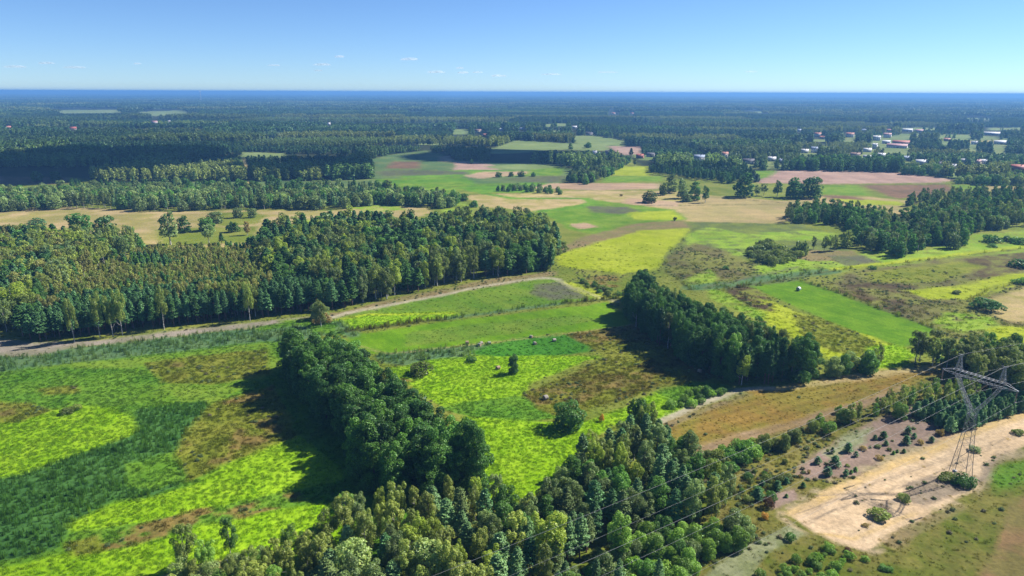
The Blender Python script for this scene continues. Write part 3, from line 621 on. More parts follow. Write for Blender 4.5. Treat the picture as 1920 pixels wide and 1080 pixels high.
def shrub_m(seed, n, size):
    rg = np.random.default_rng(seed); L = [(0, 0, .9, .9, .9, .8)]
    for i in range(11):
        a = i * 2.4; rr = rg.uniform(.5, 1.15); s = rg.uniform(.4, .7); L.append((rr * math.cos(a), rr * math.sin(a), rg.uniform(.35, 1.5) * (1.3 - .4 * rr), s, s, s * .9))
    return leaf_mesh('shrub_crown', [lobes_crown(L, n, size, rg, jit=.6)], LM, rg, .3)
# nominal heights
NOM = {'alder_tree': 15.4, 'birch_tree': 14., 'pine_tree': 13.6, 'young_pine': 4.1, 'round_tree': 8.4, 'shrub': 2.05}
NV = 4
CR = {k: [] for k in NOM}; TR = {k: [] for k in NOM}; CRL = {k: [] for k in NOM}; CRM = {k: [] for k in NOM}
for s in range(NV):
    rg = np.random.default_rng(100 + s)
    CR['alder_tree'].append(alder(s, 13000, .35)); CRM['alder_tree'].append(alder(s + 10, 1500, .95)); CRL['alder_tree'].append(alder(s + 20, 230, 2.1))
    TR['alder_tree'].append(trunk_mesh('alder_trunk', 15, .2, BARK, rg, top=.85))
    CR['birch_tree'].append(birch(s, 6500, .31, R=2.2 + .28 * s, z0=2.6 + 1.0 * s)); CRM['birch_tree'].append(birch(s + 10, 1300, .68, R=2.2 + .28 * s, z0=2.6 + 1.0 * s)); CRL['birch_tree'].append(birch(s + 20, 170, 1.6))
    TR['birch_tree'].append(trunk_mesh('birch_trunk', 14, .15, BBARK, rg, limbs=9, lh=(.2, .9), ll=.16, bend=.03))
    CR['pine_tree'].append(pine(s, 6500, .42, R=2.5 + .2 * s)); CRM['pine_tree'].append(pine(s + 10, 1400, .9, R=2.4 + .2 * s)); CRL['pine_tree'].append(pine(s + 20, 180, 1.9, R=2.5))
    TR['pine_tree'].append(trunk_mesh('pine_trunk', 13.5, .17, PBARK, rg, limbs=5, lh=(.3, .7), ll=.13, bend=.008))
    CR['young_pine'].append(pine(s + 30, 1900, .3, h=4., R=1.25, z0=.25)); CRM['young_pine'].append(pine(s + 40, 500, .55, h=4., R=1.25, z0=.25)); CRL['young_pine'].append(pine(s + 50, 90, 1.1, h=4., R=1.2, z0=.25))
    TR['young_pine'].append(trunk_mesh('young_pine_trunk', 4, .06, PBARK, rg, limbs=0))
    CR['round_tree'].append(round_tree(s, 6500, .36)); CRM['round_tree'].append(round_tree(s + 10, 1200, .8)); CRL['round_tree'].append(round_tree(s + 20, 180, 1.7))
    TR['round_tree'].append(trunk_mesh('round_trunk', 8, .17, BARK, rg, top=.75, limbs=7, lh=(.2, .6), ll=.3))
    CR['shrub'].append(shrub_m(s, 1500, .22)); CRM['shrub'].append(shrub_m(s + 10, 420, .42)); CRL['shrub'].append(shrub_m(s + 20, 80, .85))
    TR['shrub'].append(trunk_mesh('shrub_stems', 1.6, .05, BARK, rg, top=.8, limbs=6, lh=(.05, .4), ll=.5))
def join_mesh(name, parts):
    V, Fl, C, mi, n0 = [], [], [], [], 0
    for me, mid in parts:
        v = np.empty(len(me.vertices) * 3, np.float32); me.vertices.foreach_get('co', v); v = v.reshape(-1, 3)
        f = np.empty(len(me.loops), np.int32); me.loops.foreach_get('vertex_index', f); f = f.reshape(-1, 4)
        if 'leafvar' in me.color_attributes:
            c = np.empty(len(me.vertices) * 4, np.float32); me.color_attributes['leafvar'].data.foreach_get('color', c); c = c.reshape(-1, 4)[:, :3]
        else: c = np.ones((len(v), 3), np.float32)
        V.append(v); Fl.append(f + n0); C.append(c); mi.append(np.full(len(f), mid)); n0 += len(v)
    mats = []
    me2 = mesh_np(name, np.concatenate(V), np.concatenate(Fl), [parts[0][0].materials[0], parts[-1][0].materials[0]])
    setcol(me2, 'leafvar', np.concatenate(C)); me2.polygons.foreach_set('material_index', np.concatenate(mi).astype(np.int32))
    return me2
# prototype collections for the woodland that is too dense to count
def proto_col(name, meshes):
    c = bpy.data.collections.new(name)
    for i, me in enumerate(meshes):
        o = bpy.data.objects.new('%s_%02d' % (name, i), me); c.objects.link(o)
    return c
KS = list(NOM)
mid_m, low_m = [], []
for k in KS:
    for s in range(NV):
        mid_m.append(join_mesh(k, [(CRM[k][s], 0), (TR[k][s], 1)])); low_m.append(CRL[k][s])
PC_MID = proto_col('tree_mid', mid_m); PC_LOW = proto_col('tree_low', low_m)
def gn_scatter(name, XYZ, scale, rz, idx, tint, coll):
    me = bpy.data.meshes.new(name); n = len(XYZ); me.vertices.add(n)
    me.vertices.foreach_set('co', np.asarray(XYZ, np.float32).ravel())
    def at(nm, ty, arr, f='value'):
        a_ = me.attributes.new(nm, ty, 'POINT'); a_.data.foreach_set(f, np.ascontiguousarray(arr).ravel())
    sc3 = np.asarray(scale, np.float32); sc3 = sc3 if sc3.ndim == 2 else np.repeat(sc3[:, None], 3, 1)
    at('sc', 'FLOAT_VECTOR', sc3, 'vector')
    rv = np.zeros((n, 3), np.float32); rv[:, 2] = rz; at('rv', 'FLOAT_VECTOR', rv, 'vector')
    at('pick', 'INT', np.asarray(idx, np.int32))
    t4 = np.ones((n, 4), np.float32); t4[:, :3] = tint; at('tint', 'FLOAT_COLOR', t4, 'color')
    o = link(name, me)
    ng = bpy.data.node_groups.new(name, 'GeometryNodeTree')
    ng.interface.new_socket('Geometry', in_out='INPUT', socket_type='NodeSocketGeometry'); ng.interface.new_socket('Geometry', in_out='OUTPUT', socket_type='NodeSocketGeometry')
    gi = ng.nodes.new('NodeGroupInput'); go = ng.nodes.new('NodeGroupOutput')
    ip = ng.nodes.new('GeometryNodeInstanceOnPoints'); ci = ng.nodes.new('GeometryNodeCollectionInfo')
    ci.inputs['Collection'].default_value = coll; ci.inputs['Separate Children'].default_value = True; ci.inputs['Reset Children'].default_value = True
    def na(nm, ty):
        q = ng.nodes.new('GeometryNodeInputNamedAttribute'); q.data_type = ty; q.inputs['Name'].default_value = nm; return q.outputs['Attribute']
    ip.inputs['Pick Instance'].default_value = True
    e2r = ng.nodes.new('FunctionNodeEulerToRotation')
    ng.links.new(gi.outputs[0], ip.inputs['Points']); ng.links.new(ci.outputs[0], ip.inputs['Instance'])
    ng.links.new(na('pick', 'INT'), ip.inputs['Instance Index']); ng.links.new(na('rv', 'FLOAT_VECTOR'), e2r.inputs[0]); ng.links.new(e2r.outputs[0], ip.inputs['Rotation'])
    ng.links.new(na('sc', 'FLOAT_VECTOR'), ip.inputs['Scale']); ng.links.new(ip.outputs[0], go.inputs[0])
    md = o.modifiers.new('scatter', 'NODES'); md.node_group = ng
    return o

# ------------------------------------------------------------------ trees: stands
T_AL = [(30,62,24), (38,74,28), (46,86,32)]                  # sRGB-like leaf colours
LEAFK = np.array([2.7, 2.75, 1.38])
TINT = {   # linear albedo
 'dark green': (.030,.066,.022), 'mid green': (.042,.090,.026), 'deep green': (.024,.056,.024),
 'olive': (.080,.100,.036), 'light olive': (.102,.120,.044), 'brownish olive': (.100,.098,.048), 'yellow-green': (.098,.125,.026),
 'fresh green': (.062,.108,.028), 'grey-green': (.066,.090,.054), 'blue-green': (.036,.078,.050), 'pale blue-green': (.068,.115,.080),
 'silvery green': (.10,.13,.075), 'bright green': (.075,.125,.03), 'dark red': (.052,.026,.022), 'orange': (.20,.11,.035), 'dry brown': (.13,.095,.055), 'dark olive': (.050,.065,.026), 'golden': (.36,.28,.03),
}
TREES = []   # kind,x,y,h,w(width factor),tint,label,group,cat, explicit
def stand(px, spacing, mix, desc, seed=0, wide=1.0, order=None, world=None, excl=None):
    W = np.array([g(*q)[:2] for q in px]) if world is None else np.array(world)
    rg = np.random.default_rng(seed + 500)
    x0, y0 = W.min(0); x1, y1 = W.max(0)
    nx = int((x1 - x0) / spacing) + 2; ny = int((y1 - y0) / (spacing * .87)) + 2
    I, J = np.meshgrid(np.arange(nx), np.arange(ny)); X = x0 + (I + .5 * (J % 2)) * spacing; Y = y0 + J * spacing * .87
    X = (X + rg.uniform(-.36, .36, X.shape) * spacing).ravel(); Y = (Y + rg.uniform(-.36, .36, Y.shape) * spacing).ravel()
    m = inpoly(X, Y, W); X, Y = X[m], Y[m]
    ws = np.array([q[1] for q in mix], float); patch = fbm(X / 14, Y / 14, seed, 2)
    cum = np.cumsum(ws / ws.sum()); rr = np.clip(.5 + (patch - .5) * 2.2 + rg.normal(0, .16, len(X)), 0, .999)
    # rank-equalise so weights hold
    rk = np.empty(len(X)); rk[np.argsort(rr)] = (np.arange(len(X)) + .5) / max(1, len(X))
    cx, cy = W.mean(0)
    for x, y, q in zip(X, Y, rk):
        kind, _, h0, h1, tints = mix[int(np.searchsorted(cum, q))]
        tn = tints[int(rg.integers(len(tints)))]
        h = rg.uniform(h0, h1)
        dep = y - y0; f = dep / (y1 - y0 + 1e-6); s = (x - x0) / (x1 - x0 + 1e-6)
        TREES.append([kind, x, y, h, wide * rg.uniform(.85, 1.18), tn, None, (desc, f, s), False])
AB = ['alder_tree']
stand(P('522,698 560,735 590,770 620,810 650,850 690,905 725,940 830,940 918,915 870,888 800,845 747,802 690,745 640,705 600,690 550,688'), 4.3,
      [('alder_tree', .65, 14.5, 17.5, ['dark green', 'mid green', 'deep green']), ('alder_tree', .35, 12.5, 15.5, ['mid green', 'dark green'])], 'dense tree row by the reed meadow', 1)
stand(P('1163,588 1212,632 1272,674 1330,706 1372,722 1450,724 1548,712 1480,692 1400,662 1300,622 1215,578'), 3.7,
      [('alder_tree', .7, 12.5, 16.5, ['deep green', 'dark green']), ('pine_tree', .15, 12, 16.5, ['deep green']), ('birch_tree', .15, 12, 15.5, ['dark olive', 'dark green'])], 'dark tree row beyond the middle meadow', 2, .82)
stand(P('1185,572 1240,580 1215,560 1180,560'), 4.6, [('alder_tree', 1, 13, 16, ['deep green'])], 'far tip of the dark row', 3)
# left forest
stand(P('590,585 627,585 693,569 777,549 810,539 910,522 993,514 1040,506 1046,455 1030,442 960,430 880,427 800,440 720,432 650,428 600,436 500,452 470,490 500,530 570,560'), 5.3,
      [('birch_tree', .42, 9.5, 17, ['dark olive', 'olive', 'grey-green', 'olive', 'yellow-green']), ('pine_tree', .40, 10, 16.5, ['blue-green', 'deep green', 'dark green']), ('alder_tree', .18, 9, 15, ['mid green', 'dark green'])], 'mixed wood beside the pale track', 4, 1.25)
stand(P('90,570 150,555 200,520 290,487 400,482 480,480 500,520 490,552 300,572 150,590'), 3.0,
      [('birch_tree', .8, 7.5, 10.5, ['brownish olive', 'olive', 'light olive', 'olive', 'brownish olive']), ('pine_tree', .2, 8, 10.5, ['mid green', 'blue-green'])], 'belt behind the pine plantation', 5, .82)
stand(P('70,642 167,631 333,611 500,595 590,584 610,562 500,553 300,573 150,592 70,612'), 3.1,
      [('pine_tree', .88, 10.5, 12.5, ['blue-green', 'deep green', 'blue-green']), ('birch_tree', .12, 12, 14, ['olive', 'brownish olive'])], 'plantation along the sandy strip', 6, .92)
stand(P('-160,640 0,622 77,644 72,600 95,565 150,530 210,480 180,462 60,458 -160,470'), 4.6,
      [('birch_tree', .5, 10, 14.5, ['olive', 'light olive', 'grey-green', 'yellow-green', 'brownish olive']), ('pine_tree', .3, 10, 14, ['blue-green', 'deep green']), ('alder_tree', .2, 9, 13, ['dark green', 'mid green'])], 'wood left of the plantation', 7, 1.2)
stand(P('200,500 260,480 270,465 240,452 190,458 170,480'), 5.5, [('birch_tree', .8, 10, 13, ['light olive', 'grey-green', 'olive']), ('alder_tree', .2, 8, 11, ['mid green'])], 'loose grove beside the tan meadow', 8)
# mid treeline
stand(P('-120,402 60,396 130,391 300,397 480,393 620,395 700,385 790,388 840,392 868,382 800,372 700,370 560,374 400,368 250,365 120,368 -120,370'), 7.0,
      [('round_tree', .5, 8, 12, ['grey-green', 'silvery green', 'mid green']), ('pine_tree', .3, 8, 12, ['blue-green', 'pale blue-green']), ('birch_tree', .2, 9, 13, ['grey-green', 'dark olive'])], 'belt behind the tan meadow', 9)
stand(P('100,350 450,352 690,352 780,365 700,370 400,365 120,364'), 11, [('round_tree', .6, 7, 11, ['dark green', 'grey-green']), ('pine_tree', .4, 7, 11, ['deep green'])], 'scatter before the shaded forest', 10)
# right woods
stand(P('1462,418 1513,421 1557,422 1590,425 1600,458 1647,478 1680,487 1720,478 1727,460 1800,470 1827,440 1897,427 1990,420 1990,385 1800,394 1730,398 1690,424 1640,414 1600,402 1520,398 1480,406'), 6.4,
      [('alder_tree', .45, 8, 13.5, ['dark green', 'deep green', 'mid green']), ('birch_tree', .3, 8, 13, ['dark olive', 'grey-green', 'olive']), ('round_tree', .25, 6, 10, ['mid green', 'grey-green'])], 'right wood by the wet meadow', 11)
stand(P('1690,390 1760,387 1850,384 1990,370 1990,358 1850,368 1740,372'), 8, [('alder_tree', .5, 9, 12, ['dark green', 'deep green']), ('birch_tree', .5, 9, 12, ['dark olive', 'grey-green'])], 'far row on the right', 12)
stand(P('1215,325 1280,336 1380,346 1412,336 1400,318 1300,312 1225,316'), 7.5, [('pine_tree', .7, 9, 11, ['deep green', 'dark green']), ('alder_tree', .3, 9, 11, ['dark green'])], 'triangular plantation before the village', 13)
stand(P('1484,320 1690,324 1690,313 1580,311 1492,311'), 8.5, [('alder_tree', 1, 13, 17, ['dark green', 'deep green', 'mid green'])], 'belt behind the ploughed field', 14)
stand(P('1690,328 1780,333 1795,322 1700,316'), 10, [('round_tree', 1, 8, 12, ['grey-green', 'dark green'])], 'gardens right of the ploughed field', 15)
stand(P('1795,346 1990,352 1990,336 1800,337'), 10, [('round_tree', 1, 8, 12, ['grey-green', 'mid green', 'silvery green'])], 'pale willows before the village', 16)
stand(P('1398,476 1425,492 1450,500 1480,492 1512,486 1500,470 1470,474 1440,458 1415,463'), 4.6, [('shrub', 1, 2.2, 5.2, ['grey-green', 'olive', 'dark olive'])], 'willow thicket in the wet meadow', 17)
stand(P('1060,340 1100,347 1140,335 1180,305 1160,298 1110,320'), 7.5, [('birch_tree', .4, 9, 12, ['grey-green', 'dark olive']), ('round_tree', .6, 6, 10, ['grey-green', 'mid green'])], 'tapering copse in the fields', 18)
stand(P('930,358 1000,362 1060,366 1040,356 960,352'), 8, [('round_tree', 1, 4, 7, ['grey-green', 'mid green'])], 'low thicket by the ditch', 19)
stand(P('1690,682 1750,692 1800,716 1850,740 2000,760 2000,690 1850,682 1760,676 1700,670'), 4.6,
      [('birch_tree', .65, 10, 13, ['olive', 'light olive', 'dark olive']), ('alder_tree', .35, 9, 12, ['dark green', 'mid green'])], 'wood behind the pylon', 20, 1.2)
stand(P('1570,797 1610,786 1650,771 1690,753 1740,736 1800,728 1835,745 1835,768 1790,772 1730,764 1690,772 1650,790 1600,802'), 3.0,
      [('birch_tree', 1, 4.2, 6.6, ['fresh green', 'olive', 'light olive'])], 'young growth above the gravel', 21)
stand(P('1705,780 1745,790 1778,814 1830,804 1870,790 1985,745 1985,735 1850,752 1790,762 1740,768'), 2.15,
      [('young_pine', 1, 3.2, 4.8, ['blue-green', 'pale blue-green', 'blue-green'])], 'young plantation by the sand', 22)
stand(P('1790,345 1800,330 1850,320 1990,325 1990,340'), 14, [('round_tree', 1, 6, 10, ['grey-green', 'dark green'])], 'village edge', 23)
# foreground wood
stand(P('340,1085 440,1060 540,1050 600,1030 640,1060 620,1200 300,1200'), 3.6, [('birch_tree', .7, 6, 8.5, ['olive', 'light olive', 'fresh green']), ('round_tree', .3, 4, 6.5, ['silvery green', 'grey-green'])], 'low left foreground wood', 24, 1.2)
stand(P('600,1035 700,985 760,975 840,960 930,945 985,1000 1030,950 1085,885 1120,862 1165,835 1205,822 1250,848 1300,885 1320,915 1370,950 1340,1000 1200,1010 1050,1100 900,1200 620,1200'), 4.6,
      [('birch_tree', .38, 8.5, 12.5, ['olive', 'light olive', 'olive', 'light olive', 'yellow-green', 'grey-green']), ('pine_tree', .36, 8.5, 11.5, ['pale blue-green', 'blue-green', 'pale blue-green', 'grey-green']), ('alder_tree', .22, 8, 11, ['grey-green', 'mid green'])], 'foreground wood under the wires', 25, 1.08)
stand(P('1050,1100 1200,1010 1340,1000 1415,985 1400,1020 1330,1060 1270,1120 1180,1220 900,1220'), 3.4,
      [('round_tree', .55, 3.8, 6.0, ['fresh green', 'mid green', 'bright green', 'grey-green']), ('shrub', .25, 2.2, 3.6, ['bright green', 'fresh green']), ('pine_tree', .2, 6, 8, ['pale blue-green'])], 'low thicket under the wires', 26)
stand(P('1310,880 1350,850 1400,845 1500,825 1500,835 1420,860 1390,880 1330,905'), 3.2, [('shrub', .7, 2.2, 3.8, ['mid green', 'olive', 'fresh green']), ('round_tree', .3, 3.5, 5, ['dark olive'])], 'hedge below the ochre field', 27)
stand(P('1250,765 1300,735 1350,728 1355,742 1290,770'), 3.6, [('shrub', 1, 1.6, 2.8, ['fresh green', 'dark green', 'bright green'])], 'verge above the field path', 28)
stand(P('1420,1085 1480,1045 1560,1030 1600,1050 1560,1100'), 2.6, [('shrub', 1, .9, 1.9, ['bright green', 'fresh green'])], 'grass at the bottom edge', 29)
stand(P('1430,880 1500,900 1470,930 1400,950 1340,930'), 3.8, [('shrub', 1, 1.0, 2.2, ['dark olive', 'olive', 'mid green'])], 'scrub beside the foreground wood', 30)
stand(P('1075,525 1110,545 1150,560 1165,556 1120,535'), 3.2, [('shrub', 1, 1.4, 2.6, ['dark olive', 'mid green', 'olive'])], 'scrub at the track corner', 31)
stand(P('1030,447 1060,455 1070,470 1045,478'), 3.6, [('shrub', 1, 1.2, 2.2, ['dark olive', 'olive'])], 'scrub beside the mixed wood', 32)
stand(P('1560,705 1620,700 1690,692 1690,684 1560,694'), 5.0, [('round_tree', .6, 5, 8, ['mid green', 'grey-green', 'silvery green']), ('birch_tree', .4, 6, 9, ['olive'])], 'row above the ochre field', 33)
def one(kind, x, yb, yt, wpx, tint, label, cat='tree', group=None):
    b_ = g(x, yb); h = hgt(x, yb, yt); dist = math.sqrt(b_[0] ** 2 + b_[1] ** 2 + H * H)
    natw = {'alder_tree': 8.4, 'birch_tree': 5.2, 'pine_tree': 5.4, 'young_pine': 2.6, 'round_tree': 7.6, 'shrub': 2.9}[kind] * h / NOM[kind]
    wf = (wpx * dist / F) / natw if wpx else 1.0
    if kind == 'shrub': h = max(h, wpx * dist / F / 3.6); wf = (wpx * dist / F) / (2.9 * h / NOM[kind])
    TREES.append([kind, b_[0], b_[1], h, min(wf, 1.7), tint, label, group, True])
one('round_tree', 150, 440, 397, 44, 'dark green', 'broad dark bushy tree at the edge of the tan meadow, left of its smaller twin')
one('round_tree', 200, 443, 402, 38, 'dark green', 'dark bushy tree at the edge of the tan meadow, right of its broader twin')
one('round_tree', 70, 430, 408, 30, 'blue-green', 'small blue-green tree peeking over the left wood before the tan meadow')
one('birch_tree', 320, 459, 396, 38, 'grey-green', 'tall grey-green birch in the tan meadow touching a dark round tree')
one('alder_tree', 346, 436, 404, 26, 'dark green', 'dark round tree close behind the tall birch in the tan meadow')
one('round_tree', 388, 432, 406, 30, 'mid green', 'green round tree in the tan meadow just before a wider bush')
one('round_tree', 405, 418, 395, 32, 'grey-green', 'wide grey-green bushy tree in the middle of the tan meadow')
one('birch_tree', 392, 457, 420, 20, 'grey-green', 'thin pale birch at the front edge of the tan meadow')
one('shrub', 437, 435, 415, 21, 'dark green', 'dark conical bush alone in the tan meadow', 'bush')
one('pine_tree', 416, 458, 436, 13, 'deep green', 'narrow dark young pine at the front edge of the tan meadow')
one('round_tree', 447, 408, 388, 20, 'grey-green', 'left one of two small pale trees by the far edge of the tan meadow')
one('round_tree', 473, 408, 389, 18, 'grey-green', 'right one of two small pale trees by the far edge of the tan meadow')
one('birch_tree', 464, 441, 414, 14, 'dry brown', 'thin leafless looking tree near the right end of the tan meadow')
for bx, byb, byt, bl in [(140, 640, 556, 'leftmost white-stemmed birch along the front of the plantation'), (188, 632, 545, 'second white-stemmed birch along the front of the plantation'), (212, 629, 552, 'third white-stemmed birch along the front of the plantation'), (230, 627, 540, 'tall white-stemmed birch, fourth along the front of the plantation'), (308, 616, 536, 'single white-stemmed birch near the middle of the plantation front'), (469, 600, 526, 'white-stemmed birch near the right end of the plantation front')]:
    one('birch_tree', bx, byb + 2, byt, 18, 'olive', bl)
one('round_tree', 250, 466, 425, 22, 'grey-green', 'thin pale tree at the left end of the tan meadow')
one('round_tree', 1217, 380, 357, 30, 'dark olive', 'dark round tree alone in the large tan field')
one('round_tree', 1243, 366, 342, 16, 'dark olive', 'small slim tree right of the lone round tree in the tan field')
one('alder_tree', 1258, 362, 326, 24, 'grey-green', 'tallest tree of the small cluster right of the lone round tree')
one('alder_tree', 1278, 372, 334, 24, 'grey-green', 'middle tree of the small cluster in the tan field')
one('alder_tree', 1302, 376, 340, 26, 'dark green', 'broad tree of the small cluster in the tan field')
one('birch_tree', 1322, 380, 348, 16, 'dark green', 'slim dark tree at the right end of the small cluster in the tan field')
one('round_tree', 1288, 378, 360, 22, 'grey-green', 'low bush at the foot of the small cluster in the tan field')
one('alder_tree', 1395, 369, 322, 46, 'deep green', 'large dark tree below the point of the triangular plantation')
one('birch_tree', 1419, 367, 346, 12, 'grey-green', 'small slim tree just right of the large dark tree')
one('birch_tree', 1432, 367, 344, 14, 'grey-green', 'small grey-green tree between the large dark trees')
one('birch_tree', 1457, 369, 338, 18, 'dark green', 'conical dark tree left of the twin oaks')
one('round_tree', 1492, 371, 332, 42, 'deep green', 'left oak of the dark twin oaks below the ploughed field')
one('round_tree', 1520, 371, 329, 42, 'deep green', 'right oak of the dark twin oaks below the ploughed field')
one('birch_tree', 1525, 468, 442, 11, 'olive', 'slim young birch standing left of the wood by the wet meadow')
one('birch_tree', 1545, 471, 441, 13, 'olive', 'first birch of the little row before the right hand wood')
one('birch_tree', 1556, 471, 441, 13, 'olive', 'second birch of the little row before the right hand wood')
one('birch_tree', 1565, 470, 440, 13, 'olive', 'third birch of the little row before the right hand wood')
one('alder_tree', 1586, 464, 430, 26, 'olive', 'bushy light tree ending the little row before the right hand wood')
one('shrub', 1503, 478, 450, 22, 'grey-green', 'small tree at the right end of the willow thicket')
one('shrub', 1860, 454, 440, 38, 'dark green', 'dark flat bush in the lime meadow at far right', 'bush')
one('shrub', 1888, 452, 442, 26, 'dark green', 'small dark bush between two larger ones at far right', 'bush')
one('shrub', 1912, 457, 444, 30, 'dark green', 'dark bush at the right edge beyond the ditch', 'bush')
one('shrub', 1861, 463, 456, 16, 'dark green', 'tiny dark bush below the flat bush at far right', 'bush')
one('shrub', 1912, 500, 484, 34, 'deep green', 'dark bush at the right edge above the dark heath', 'bush')
one('shrub', 1914, 532, 520, 26, 'mid green', 'green bush at the right edge below the dark heath', 'bush')
one('shrub', 1851, 580, 557, 48, 'deep green', 'large flat dark bush in the dry heath on the right', 'bush')
one('shrub', 1793, 551, 543, 14, 'olive', 'small bush left in the lime streak of the heath', 'bush')
one('shrub', 1360, 505, 498, 12, 'dark green', 'small bush on the ditch in the wet meadow', 'bush')
one('shrub', 1636, 505, 498, 14, 'dark green', 'small dark bush on the ditch below the right wood', 'bush')
one('birch_tree', 1370, 707, 624, 38, 'fresh green', 'bright green conical tree in front of the dark tree row')
one('birch_tree', 1390, 722, 664, 24, 'yellow-green', 'small yellow-green tree at the foot of the dark tree row')
one('birch_tree', 1483, 712, 643, 26, 'olive', 'olive slim birch at the near side of the dark tree row')
one('shrub', 1598, 694, 676, 18, 'golden', 'small golden bush between green ones above the ochre field', 'bush')
one('round_tree', 1625, 700, 656, 38, 'mid green', 'round green tree on the upper edge of the ochre field')
one('round_tree', 1580, 702, 664, 30, 'mid green', 'bushy tree at the end of the dark row above the ochre field')
one('shrub', 788, 701, 678, 42, 'dark olive', 'low round bush beside the dense tree row', 'bush')
one('shrub', 884, 678, 668, 22, 'dark green', 'tiny bush patch in the middle meadow below the hay bales', 'bush')
one('alder_tree', 963, 700, 661, 24, 'deep green', 'lone small dark tree with a leaning top in the middle meadow')
one('round_tree', 1065, 802, 751, 64, 'dark green', 'large round dark bush at the corner of the brown meadow', 'bush')
one('round_tree', 1195, 818, 745, 50, 'dark green', 'dark round tree beside the field path, above the foreground wood')
one('shrub', 1128, 790, 776, 10, 'orange', 'small orange bush at the edge of the lime meadow', 'bush')
one('shrub', 1326, 740, 722, 20, 'dark green', 'dark bush on the verge above the field path', 'bush')
one('shrub', 1356, 738, 726, 14, 'dark green', 'small dark bush at the right end of the path verge', 'bush')
one('shrub', 127, 775, 762, 20, 'dark olive', 'dark bush at the tip of the lime patch in the left meadow', 'bush')
one('shrub', 145, 769, 756, 16, 'olive', 'olive bush touching the dark bush of the left meadow', 'bush')
one('birch_tree', 350, 1066, 982, 36, 'dark olive', 'dark narrow tree with a long shadow at the bottom left')
one('birch_tree', 434, 1050, 968, 26, 'dark green', 'slim columnar tree standing alone at the bottom left')
one('birch_tree', 602, 612, 560, 24, 'olive', 'thin tree at the right end of the pine plantation')
one('shrub', 606, 606, 588, 34, 'dry brown', 'brownish bush where the track meets the sandy strip', 'bush')
one('round_tree', 600, 598, 566, 40, 'grey-green', 'grey-green round tree where the track leaves the plantation')
one('birch_tree', 650, 980, 925, 44, 'fresh green', 'young fresh green tree at the foot of the dense row')
one('birch_tree', 1028, 1075, 958, 62, 'yellow-green', 'bright yellow-green birch in the foreground wood')
one('birch_tree', 1160, 1060, 960, 48, 'bright green', 'bright green tree in the foreground wood under the wires')
one('birch_tree', 965, 1060, 962, 44, 'light olive', 'light olive birch with bare white branches in the foreground wood')
one('birch_tree', 30, 610, 528, 50, 'yellow-green', 'yellow-green tree glowing in the left wood')
one('round_tree', 665, 1100, 1005, 80, 'silvery green', 'silvery round willow at the bottom edge of the picture')
one('round_tree', 800, 1110, 1015, 90, 'silvery green', 'second silvery willow right of the round one at the bottom')
one('round_tree', 1686, 785, 752, 27, 'fresh green', 'round fresh green tree on the gravel below the young birches')
one('shrub', 1572, 775, 758, 12, 'fresh green', 'small fresh bush above the left end of the young birches', 'bush')
one('shrub', 1535, 800, 775, 18, 'fresh green', 'first light bush of the pair left of the young birches', 'bush')
one('shrub', 1553, 812, 788, 26, 'fresh green', 'second light bush of the pair left of the young birches', 'bush')
one('shrub', 1525, 808, 785, 22, 'olive', 'olive bush on the gravel edge left of the light pair', 'bush')
one('round_tree', 1580, 792, 765, 26, 'fresh green', 'bushy tree at the left tip of the young birches')
GB = 'young pines scattered on the gravel'
